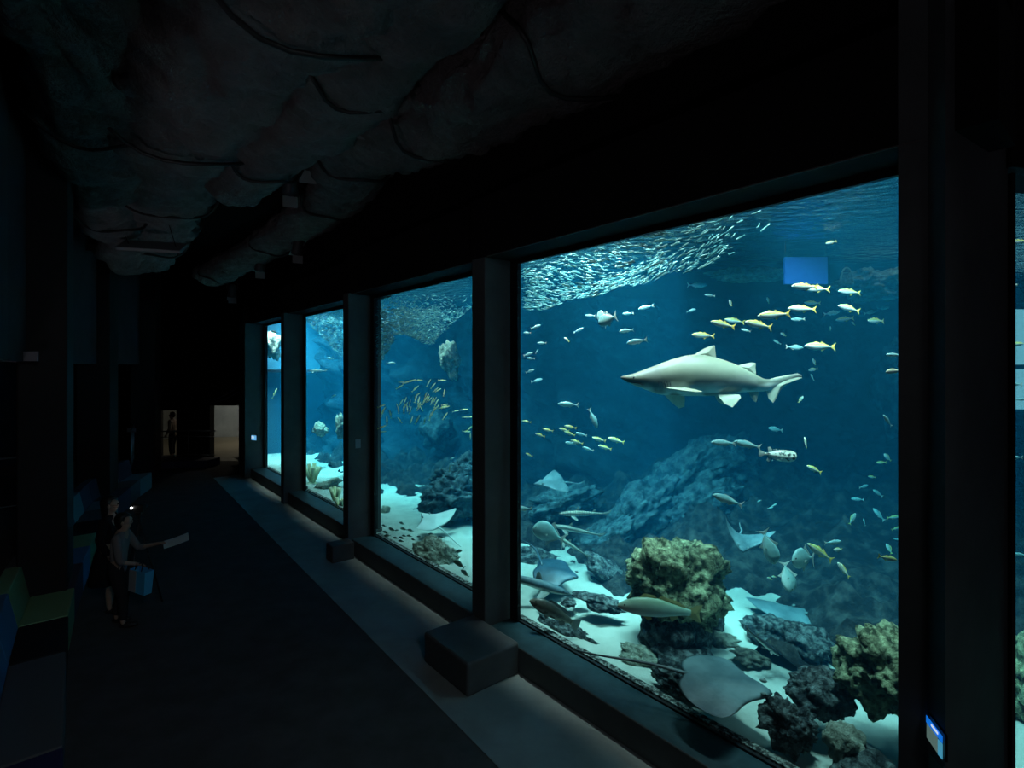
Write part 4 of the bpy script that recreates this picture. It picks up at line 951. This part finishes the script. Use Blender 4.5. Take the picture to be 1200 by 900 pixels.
for k in range(N+1):
    a = math.radians(20 + 150*k/N); ring.append((-12.6+4.9*math.cos(a)*1.15, 21.4+4.4*math.sin(a)))
prism(bm, ring + [(x*1.0+(x+12.6)*.05, y+.25) for x, y in ring[::-1]], 0, 3.2); struct(link('wall_curved', bm, CONC), 'curved pale concrete wall of the lit room beyond')
bm = bmesh.new(); prism(bm, [(-18,19.1),(-6.9,19.1),(-6.9,27),(-18,27)], 3.2, 3.3); struct(link('ceiling_room', bm, BLACKWALL))
bm = bmesh.new(); prism(bm, [(-18,19.1),(-7,19.1),(-7,27),(-18,27)], 0, .008); struct(link('floor_room', bm, mat('beige_floor', (.30,.27,.2), .6, .3)))
area('room_lamp', (-11.3, 23.6, 3.1), .5, 22, (1,.93,.75))
spot('room_spot', (-11.9, 22.9, 3.1), (-13.3,25.6,1.2), 70, (.9,1,.98), 60)
# pipes curving under the far ceiling
for k, (dz, lab) in enumerate(((0,'upper of two thin curved pipes above the far doorway'),(-.12,'lower of two thin curved pipes above the far doorway'))):
    bm = bmesh.new(); tube(bm, [P(236,470,18.6)+Vector((0,0,dz)), P(255,467,18.2)+Vector((0,0,dz)), P(272,458,17.8)+Vector((0,0,dz*1.3)), P(286,448,17.4)+Vector((0,0,dz*1.6))], .022, 8)
    tag(link('curved_pipe', bm, mat('blue_glow_pipe', (.06,.07,.22), .5), smooth=True), lab, 'pipe')  # faint blue glow put into the pipe colour

# info screens and labels on pillars
t = thing('info_screen', 'small lit blue and white info screen on the pier beyond the farthest window', 'screen', P(298,513,16.0))
bm = bmesh.new(); box(bm, -.13,.13,-.012,.03,-.09,.09); bevel(bm, .01); link('housing', bm, BLACKP, t)
bm = bmesh.new(); box(bm, -.115,.115,-.02,-.014,-.07,.07); link('display', bm, mat('screen_blue', (.2,.45,.7), .4, emit=.9, ecol=(.15,.45,.8)), t)
bm = bmesh.new(); box(bm, -.09,.0,-.026,-.021,-.02,.05); link('picture', bm, mat('screen_pale', (.8,.9,.95), .4, emit=.8), t)
t.rotation_euler = (0,0,-.5)
def quadplate(bm, c, th):
    n = (c[1]-c[0]).cross(c[3]-c[0]).normalized()*th
    a = [bm.verts.new(p) for p in c]; b = [bm.verts.new(p+n) for p in c]
    bm.faces.new(a); bm.faces.new(b[::-1])
    for i in range(4): bm.faces.new((a[i],a[(i+1)%4],b[(i+1)%4],b[i]))
def chamf(px, py): # point on the slanted face of the near pillar (slightly in front)
    a = Vector((2.396,3.05)); b = Vector((2.364,2.885)); d = b-a; r = (px-600)/F
    s = (a.x - r*a.y)/(r*d.y - d.x); q = a+d*s; return Vector((q.x-.008, q.y, CAMH-(py-430)/F*q.y))
t = thing('info_label', 'small lit species label with a blue heading on the near right pillar', 'sign', chamf(1099, 862)); inv = t.location
def lq(pts, th, m, nm, off=0):
    bm = bmesh.new(); c = [chamf(*p)-inv+Vector((-off,0,0)) for p in pts]; quadplate(bm, c, th); return link(nm, bm, m, t)
lq([(1088.4,834),(1109.5,862),(1109.5,893),(1088.4,864)], .012, BLACKP, 'housing')
lq([(1089.5,838),(1108.5,863),(1108.5,871),(1089.5,846)], .003, mat('label_blue', (.01,.12,.55), .5, emit=.9, ecol=(.005,.16,.7)), 'heading', .013)
lq([(1090.2,847.5),(1102.5,864),(1102.5,882),(1090.2,864)], .003, mat('label_grey', (.2,.3,.28), .5, emit=.25, ecol=(.3,.5,.45), col2=(.3,.3,.2), nscale=60), 'picture', .013)
lq([(1103.3,866),(1108.5,872),(1108.5,890),(1103.3,884)], .003, mat('label_cyan', (.1,.4,.55), .5, emit=.5, ecol=(.1,.5,.75)), 'side_panel', .013)
lq([(1096,848),(1104,858.5),(1104,861),(1096,850.5)], .002, mat('label_white', (.8,.85,.9), .5, emit=.8), 'heading_text', .017)
t = thing('info_label', 'dark green lower label under the lit one on the near right pillar', 'sign', chamf(1098, 892)); inv = t.location
lq([(1091,883),(1106,902),(1106,925),(1091,906)], .01, mat('label_green', (.05,.2,.17), .6), 'board')
t = thing('info_label', 'tiny pale label on the fin pillar beyond the second window', 'sign', W(3.98, 9.235, 2.0))
bm = bmesh.new(); box(bm, -.05,.05,-.012,.0,-.08,.08); link('board', bm, mat('pale_plate', (.3,.3,.34)), t); t.rotation_euler = (0,0,.69)
t = thing('floodlight', 'small boxy floodlight on the black wall above the windows', 'lamp', P(515,272,7.55))
bm = bmesh.new(); box(bm, -.14,.14,-.10,.10,-.09,.07); bevel(bm, .02); link('housing', bm, mat('lamp_grey', (.22,.21,.22), .5), t)
bm = bmesh.new(); tube(bm, [(0,.08,.0),(.12,.16,.08)], .02, 8); link('bracket', bm, BLACKP, t); t.rotation_euler = (.25,0,-.4)

# ------------------------------------------------------------------ wrapped ducts, spotlights under the ceiling
WRAP = mat('black_duct_wrap', (.13,.115,.115), .5, .45, col2=(.21,.19,.19), nscale=2.5, bump=1.0, bscale=3.0, bd=.35)
def duct(name, pts, radii, label, seed=0, crumple=.16, squash=.62):
    bm = bmesh.new(); Q = []; Rr = []
    P3 = [Vector(p) for p in pts]
    for i in range(len(P3)-1):
        p0_, p1, p2, p3 = P3[max(0,i-1)], P3[i], P3[i+1], P3[min(len(P3)-1,i+2)]
        for k in range(22):
            u = k/22; Q.append(.5*((2*p1)+(p2-p0_)*u+(2*p0_-5*p1+4*p2-p3)*u*u+(-p0_+3*p1-3*p2+p3)*u**3)); Rr.append(radii[i]+(radii[i+1]-radii[i])*u)
    Q.append(P3[-1]); Rr.append(radii[-1])
    rings = tube(bm, Q, Rr, 64, True, squash)
    for i, rg in enumerate(rings):
        c = Q[i]
        for v in rg:
            d = v.co-c; q = v.co*1.4 + Vector((seed,0,0))
            w = fbm(q, 4)*crumple + abs(noise.noise(v.co*2.2+Vector((0,seed,0))))*crumple*1.0 + abs(noise.noise(v.co*Vector((5,5,5))[0]))*.09 + abs(noise.noise(Vector((q.x*3.1, q.y*3.1, q.z*7))))*.08 - .13*max(0, 1-abs(noise.noise(Vector((q.x*2.0, q.y*.9, q.z*2.6+seed))))*9) - .08*max(0, 1-abs(noise.noise(Vector((q.x*1.2+9, q.y*3.0, q.z*3.6+seed))))*8)
            v.co = c + d*(1+w)
    o = link(name, bm, WRAP, smooth=True)
    for i in range(14, len(Q)-6, 26):
        dd = (Q[i+1]-Q[i-1]).normalized(); sd = dd.cross(Vector((0,0,1))).normalized(); uu = sd.cross(dd); r = Rr[i]*(1+crumple*.85)
        bm = bmesh.new(); tube(bm, [Q[i] + sd*math.cos(2*PI*a/28)*r + uu*math.sin(2*PI*a/28)*r*squash + dd*.1*math.sin(a*.9+i) for a in range(29)], .022, 6); link('band', bm, BLACKP, o, smooth=True)
    return tag(o, label, 'duct')
zc = 6.25
duct('wrapped_duct', [W(3.0,-1.5,zc),W(3.3,1.5,zc),W(3.35,3.6,zc),W(3.2,5.4,zc),W(2.9,6.6,zc),W(3.3,8.2,zc),W(3.35,10.5,zc-.1),W(3.2,13.5,zc-.2),W(2.7,15.5,zc-.5)], [.62,.66,.66,.60,.50,.44,.42,.42,.40], 'long black-wrapped duct nearest the windows, bending towards the far end', 2)
duct('wrapped_duct', [W(1.3,-1.5,zc+.15),W(1.45,2,zc+.15),W(1.2,4.5,zc+.1),W(.95,7,zc),W(1.1,9.6,zc),W(1.2,12.0,zc-.15),W(1.1,13.6,zc-.5)], [.80,.82,.78,.72,.62,.55,.5], 'widest crumpled black duct along the middle of the ceiling', 9, .26)
duct('wrapped_duct', [W(2.0,1.0,zc-.05),W(2.05,3.0,zc-.05),W(2.0,5.2,zc-.1),W(1.85,7.2,zc-.2),W(1.75,8.4,zc-.3)], [.42,.46,.46,.42,.34], 'shorter black duct ending between the two longer ones', 17, .22)
duct('wrapped_duct', [W(-.2,2,zc+.1),W(-.1,5,zc+.1),W(.2,8,zc-.1),W(.45,11,zc-.3),W(.9,14,zc-.7)], [.5,.45,.42,.36,.3], 'dark rough duct hugging the left wall', 27, .5)
def stage_lamp(px, py, Y, rz, tilt, label, s=1.0):
    t = thing('stage_spotlight', label, 'lamp', P(px,py,Y))
    bm = bmesh.new(); rg = tube(bm, [(0,0,.16*s),(0,0,.12*s),(0,0,-.12*s),(0,0,-.2*s)], [.06*s,.1*s,.11*s,.13*s], 18); link('can', bm, mat('lamp_black', (.05,.05,.055), .5), t, smooth=True)
    bm = bmesh.new(); tube(bm, [(0,0,-.200*s),(0,0,-.206*s)], .115*s, 18); link('lens', bm, mat('lens_glass', (.03,.03,.035), .1, .8), t)
    bm = bmesh.new(); tube(bm, [(-.13*s,0,0),(-.14*s,0,.2*s),(0,0,.28*s),(.14*s,0,.2*s),(.13*s,0,0)], .012*s, 6); link('yoke', bm, mat('lamp_black', (.05,.05,.055)), t)
    for a in (-1,1):
        bm = bmesh.new(); box(bm, -.11*s,.11*s,-.004,.004,-.17*s,0); bmesh.ops.rotate(bm, verts=bm.verts, matrix=Matrix.Rotation(a*.5,3,'X')); bmesh.ops.translate(bm, verts=bm.verts, vec=(0,a*.12*s,-.2*s)); link('barn_door', bm, mat('lamp_grey', (.22,.21,.22), .5), t)
    t.rotation_euler = (tilt,0,rz); return t
stage_lamp(428,112,6.0,.5,.9,'round black spotlight under the ceiling between duct bends',1.15)
stage_lamp(361,178,7.8,.4,.8,'black spotlight hanging below the ceiling duct end, upper of a pair',1.1)
stage_lamp(340,212,8.4,.4,.8,'black spotlight lower of the pair near the short duct end',1.0)
stage_lamp(349,287,10.6,.6,.6,'small spotlight under the far stretch of the window-side duct',.9)
stage_lamp(305,308,12.3,.6,.6,'small far spotlight near the end of the window-side duct',.9)
stage_lamp(272,340,14.0,.6,.3,'tiny spotlight by the far end of the hall ceiling',.9)
stage_lamp(107,128,6.5,.2,.5,'spotlight in the dark upper left of the ceiling',.9)
stage_lamp(92,243,9.0,.2,.5,'dim small spotlight above the left pillars',.8)
stage_lamp(107,275,10.5,.2,.5,'dim spotlight farther along above the left pillars',.8)
t = thing('ceiling_plate', 'flat grey plate hanging under the end of the widest duct', 'plate', P(179,289,9.3))
bm = bmesh.new(); box(bm, -.54,.54,-.16,.16,-.03,.03); bevel(bm, .01); link('plate', bm, mat('plate_grey', (.20,.21,.22), .6), t)
for s in (-.4,.4):
    bm = bmesh.new(); tube(bm, [(s,0,.03),(s,0,1.4)], .008, 6); link('hanger', bm, BLACKP, t)
t.rotation_euler = (.62,.05,.06)

# ------------------------------------------------------------------ people and tripod
def skinmesh(name, nodes, edges, m, parent, root=0, sub=2):
    me = bpy.data.meshes.new(name); me.from_pydata([n[0] for n in nodes], edges, []); me.materials.append(m)
    o = bpy.data.objects.new(name, me); COL.objects.link(o); o.parent = parent
    md = o.modifiers.new('skin', 'SKIN'); md.use_smooth_shade = True
    sv = me.skin_vertices[0].data
    for i, n in enumerate(nodes):
        r = n[1]; sv[i].radius = (r, r) if not isinstance(r, tuple) else r; sv[i].use_root = (i == root)
    s = o.modifiers.new('sub', 'SUBSURF'); s.levels = sub; s.render_levels = sub
    return o
def chain(nodes, edges, start, pts):
    p = start
    for q in pts: nodes.append(q); edges.append((p, len(nodes)-1)); p = len(nodes)-1
    return p
SKIN = mat('skin', (.42,.27,.2), .55, .4); HAIR = mat('dark_hair', (.012,.01,.01), .45, .5, bump=.5, bscale=60, bd=.004); SHOE = mat('dark_shoe', (.02,.02,.02), .5)
def person(label, loc, rz, H, handL, handR, elL, elR, top, bottom, sleeve, feetL, feetR, lean=0.0, skirt=False, hairlen=.3):
    """standing figure facing local +Y, heights as a share of H; hands, elbows and feet are local metres"""
    t = thing('person', label, 'person', loc, rz); V = Vector; k = H/1.6
    pel = V((0,0,.86*k)); chest = V((0,lean*.5,1.22*k)); neck = V((0,lean*.8,1.38*k)); head = V((0,lean+.02,1.49*k)); crown = V((0,lean+.01,1.56*k))
    n = [(pel,(.13*k,.10*k)),(V((0,lean*.25,1.03*k)),(.115*k,.09*k)),(chest,(.14*k,.10*k)),(neck,.05*k),(V((0,lean+.015,1.43*k)),.062*k),(head,(.073*k,.088*k)),(crown,(.06*k,.07*k))]
    e = [(0,1),(1,2),(2,3),(3,4),(4,5),(5,6)]
    chain(n, e, 4, [(V((0,lean+.075,1.415*k)),.028*k)])          # chin
    chain(n, e, 5, [(V((0,lean+.105,1.47*k)),.014*k)])           # nose
    for s, hand, el, foot in ((-1,handL,elL,feetL),(1,handR,elR,feetR)):
        sh = V((s*.165*k, lean*.55, 1.30*k)); hand = V(hand); el = V(el); d = (hand-el).normalized()
        i = chain(n, e, 2, [(sh,.05*k),(sh.lerp(el,.5),.042*k),(el,.035*k),(el.lerp(hand,.5),.032*k),(hand-d*.06*k,.024*k),(hand,(.035*k,.018*k))])
        side = V((0,0,1)).cross(d).normalized()
        for f, (o_, L_) in enumerate(((-.030,.062),(-.010,.074),(.010,.070),(.030,.055))):
            b = hand+d*.03*k+side*o_*k
            chain(n, e, i, [(b,.010*k),(b+d*L_*.5*k+V((0,0,-.006)),.0085*k),(b+d*L_*.85*k+V((0,0,-.024)),.007*k)])
        chain(n, e, i, [(hand+side*.04*k*-s-d*.01*k,.011*k),(hand+side*.065*k*-s+d*.025*k,.009*k)])
        foot = V(foot); hip = V((s*.085*k,0,.82*k)); kn = hip.lerp(foot+V((0,0,.08*k)),.5)+V((0,.03,0))
        chain(n, e, 0, [(hip,.085*k),(hip.lerp(kn,.5),.072*k),(kn,.052*k),(kn.lerp(foot,.4)+V((0,-.015,0)),.048*k),(foot+V((0,-.01,.08*k)),.032*k),(foot+V((0,.02,.035*k)),.033*k),(foot+V((0,.14*k,.025*k)),.025*k)])
    skinmesh('body', n, e, SKIN, t)
    # face and hair
    for s in (-1,1):
        bm = bmesh.new(); bmesh.ops.create_uvsphere(bm, u_segments=8, v_segments=6, radius=.011*k, matrix=Matrix.Translation((s*.03*k, lean+.088*k+.01, 1.49*k))); link('eye', bm, EYEM, t)
        bm = bmesh.new(); bmesh.ops.create_uvsphere(bm, u_segments=8, v_segments=8, radius=.026*k, matrix=Matrix.Translation((s*.078*k, lean+.005, 1.475*k)) @ Matrix.Diagonal((.4,.7,1.1,1))); link('ear', bm, SKIN, t, smooth=True)
    bm = bmesh.new(); bmesh.ops.create_uvsphere(bm, u_segments=28, v_segments=20, radius=1)
    for v in bm.verts:
        c = v.co.copy(); x, y, z = c.x*.092*k, c.y*.105*k, c.z*.10*k
        if c.z < 0 and c.y < .25: z = c.z*hairlen*k; x *= 1-.25*abs(c.z); y = y*.75-.02
        if c.y > .25 and c.z < .45: y *= .45
        v.co = Vector((x, lean-.012+y, 1.52*k+z)) + Vector((1,1,0))*noise.noise(c*4)*.006
    link('hair', bm, HAIR, t, smooth=True)
    bm = bmesh.new(); tube(bm, [(-.022*k,lean+.088*k,1.445*k),(0,lean+.096*k,1.443*k),(.022*k,lean+.088*k,1.445*k)], .004*k, 5); link('mouth', bm, mat('lips',(.3,.12,.1)), t)
    # clothes
    n = [(V((0,0,.72*k)),(.15*k,.12*k)),(V((0,lean*.25,1.03*k)),(.13*k,.105*k)),(chest,(.155*k,.118*k)),(V((0,lean*.75,1.35*k)),(.07*k,.065*k))]; e = [(0,1),(1,2),(2,3)]
    for s, hand, el in ((-1,handL,elL),(1,handR,elR)):
        sh = V((s*.165*k, lean*.55, 1.30*k)); el = V(el); hand = V(hand)
        chain(n, e, 2, [(sh,.066*k),(sh.lerp(el,.5),.058*k),(el,.052*k),(el.lerp(hand,sleeve),.045*k)])
    skinmesh('top', n, e, top, t, 1)
    if skirt:
        bm = bmesh.new(); rr = [(.90,.135,.11),(.8,.17,.15),(.6,.21,.19),(.42,.24,.22)]; rings = []
        for z, a, b in rr: rings.append([bm.verts.new((math.cos(2*PI*q/24)*a*k*(1+.05*math.sin(q*2.1)), math.sin(2*PI*q/24)*b*k, z*k)) for q in range(24)])
        for i in range(3):
            for q in range(24): bm.faces.new((rings[i][q],rings[i][(q+1)%24],rings[i+1][(q+1)%24],rings[i+1][q]))
        bm.faces.new(rings[0]); bm.faces.new(rings[-1]); link('skirt', bm, bottom, t, smooth=True)
    else:
        n = [(V((0,0,1.0*k)),(.12*k,.10*k)),(pel-V((0,0,.03)),(.15*k,.12*k))]; e = [(0,1)]
        for s, foot in ((-1,feetL),(1,feetR)):
            foot = V(foot); hip = V((s*.085*k,0,.80*k)); kn = hip.lerp(foot+V((0,0,.08*k)),.5)+V((0,.03,0))
            chain(n, e, 1, [(hip,.098*k),(hip.lerp(kn,.5),.086*k),(kn,.068*k),(kn.lerp(foot+V((0,0,.1*k)),.6),.062*k),(foot+V((0,-.01,.11*k)),.056*k)])
        skinmesh('trousers', n, e, bottom, t, 0)
    for foot in (feetL, feetR):
        foot = V(foot); bm = bmesh.new(); bmesh.ops.create_uvsphere(bm, u_segments=16, v_segments=10, radius=1)
        for v in bm.verts: v.co = Vector((foot.x+v.co.x*.045*k*(1+.15*v.co.y), foot.y+.055*k+v.co.y*.125*k, max(.0, .042*k+v.co.z*.042*k)))
        link('shoe', bm, SHOE, t, smooth=True)
    return t
BLK = mat('black_cloth', (.015,.015,.018), .9, .2, bump=.3, bscale=30); GRY = mat('grey_cloth', (.22,.20,.2), .9, .2, bump=.3, bscale=30); DRK = mat('dark_cloth', (.03,.03,.035), .9, .2)
person('person in black with long dark hair standing nearer the benches', (-5.62,7.35,0), -1.2, 1.60, (-.20,.12,.80),(.22,.10,.80),(-.26,-.02,1.05),(.26,-.02,1.05), BLK, BLK, .85, (-.1,.02,0),(.1,.06,0), .03, True, .32)
pb = person('person in a grey top holding out a pale sheet and a blue bag', (-5.18,6.95,0), -1.25, 1.47, (-.12,.44,1.00),(.17,.28,.84),(-.25,.16,.93),(.24,.10,.90), GRY, DRK, .35, (-.10,-.04,0),(.10,.10,0), .07, False, .18)
# things they hold
def local(v): return pb.matrix_basis @ Vector(v)
from mathutils import Euler
mb = Matrix.Translation(pb.location) @ Euler((0,0,-1.25)).to_matrix().to_4x4()
bm = bmesh.new(); box(bm, -.10,.10,-.15,.15,-.002,.002); bmesh.ops.subdivide_edges(bm, edges=bm.edges, cuts=3)
for v in bm.verts: v.co.z += .25*v.co.y*v.co.y
o = link('paper_sheet', bm, mat('pale_paper', (.62,.72,.72), .8), smooth=False); tag(o, 'pale sheet of paper held out towards the windows', 'paper')
o.matrix_world = mb @ Matrix.Translation((-.12,.64,1.01)) @ Euler((.25,.25,.3)).to_matrix().to_4x4()
t = thing('shopping_bag', 'blue and white carrier bag hanging from the hand of the grey-topped person', 'bag')
t.matrix_world = mb @ Matrix.Translation((.17,.31,.47)) @ Euler((.0,.08,.9)).to_matrix().to_4x4()
bm = bmesh.new(); q = [(-.13,-.05),(.13,-.05),(.13,.05),(-.13,.05)]; a = [bm.verts.new((x,y,0)) for x,y in q]; b = [bm.verts.new((x*1.08,y*1.2,.30)) for x,y in q]
bm.faces.new(a[::-1]); [bm.faces.new((a[i],a[(i+1)%4],b[(i+1)%4],b[i])) for i in range(4)]
o = link('bag_body', bm, mat('bag_blue', (.08,.50,.85), .6), t); o.modifiers.new('s','SOLIDIFY').thickness = .004
bm = bmesh.new(); quadplate(bm, [Vector((-.145,-.064,.01)),Vector((-.02,-.062,.01)),Vector((-.02,-.062,.29)),Vector((-.145,-.064,.29))], -.004); link('white_panel', bm, mat('bag_grey', (.35,.36,.38), .7), t)
for s in (-1,1):
    bm = bmesh.new(); tube(bm, [(-.06,s*.055,.29),(-.05,s*.03,.36),(0,s*.01,.39),(.05,s*.03,.36),(.06,s*.055,.29)], .006, 6); link('handle', bm, BLACKP, t, smooth=True)
t = thing('camera_tripod', 'black camera tripod with a tiny white light beside the two people', 'tripod', (-5.28,7.5,0))
for k, (x, y) in enumerate(((.20,.14),(-.30,.05),(.05,-.32))):
    bm = bmesh.new(); tube(bm, [(0,0,1.18),(x*.55,y*.55,.62),(x*1.1,y*1.1,.012)], [.018,.016,.012], 8); l = link('leg', bm, BLACKP, t, smooth=True)
    bm = bmesh.new(); bmesh.ops.create_uvsphere(bm, u_segments=8, v_segments=6, radius=.016, matrix=Matrix.Translation((x*1.1,y*1.1,.016))); link('rubber_foot', bm, BLACKP, l)
bm = bmesh.new(); tube(bm, [(0,0,1.0),(0,0,1.32)], .014, 8); link('centre_column', bm, BLACKP, t)
bm = bmesh.new(); box(bm, -.04,.04,-.04,.04,1.30,1.35); bevel(bm, .01); link('head', bm, BLACKP, t)
t = thing('camera', 'small dark camera with a bright white light on the tripod', 'camera', (-5.28,7.5,1.35))
bm = bmesh.new(); box(bm, -.07,.07,-.035,.035,0,.10); bevel(bm, .01); link('camera_body', bm, BLACKP, t)
bm = bmesh.new(); tube(bm, [(0,.03,.05),(0,.12,.05)], [.035,.038], 14); link('lens', bm, BLACKP, t, smooth=True)
bm = bmesh.new(); bmesh.ops.create_uvsphere(bm, u_segments=10, v_segments=8, radius=.016, matrix=Matrix.Translation((-.085,-.045,.06))); link('indicator_light', bm, mat('white_led', (1,1,1), .5, emit=6), t)
person('dark silhouetted person standing in the left far doorway', (-12.75,19.9,0), 1.6, 1.7, (-.18,.15,.85),(.18,.15,.85),(-.24,-.02,1.1),(.24,-.02,1.1), mat('beige_cloth',(.3,.22,.16)), BLK, .8, (-.1,0,0),(.1,.05,0), .03, False, .12)
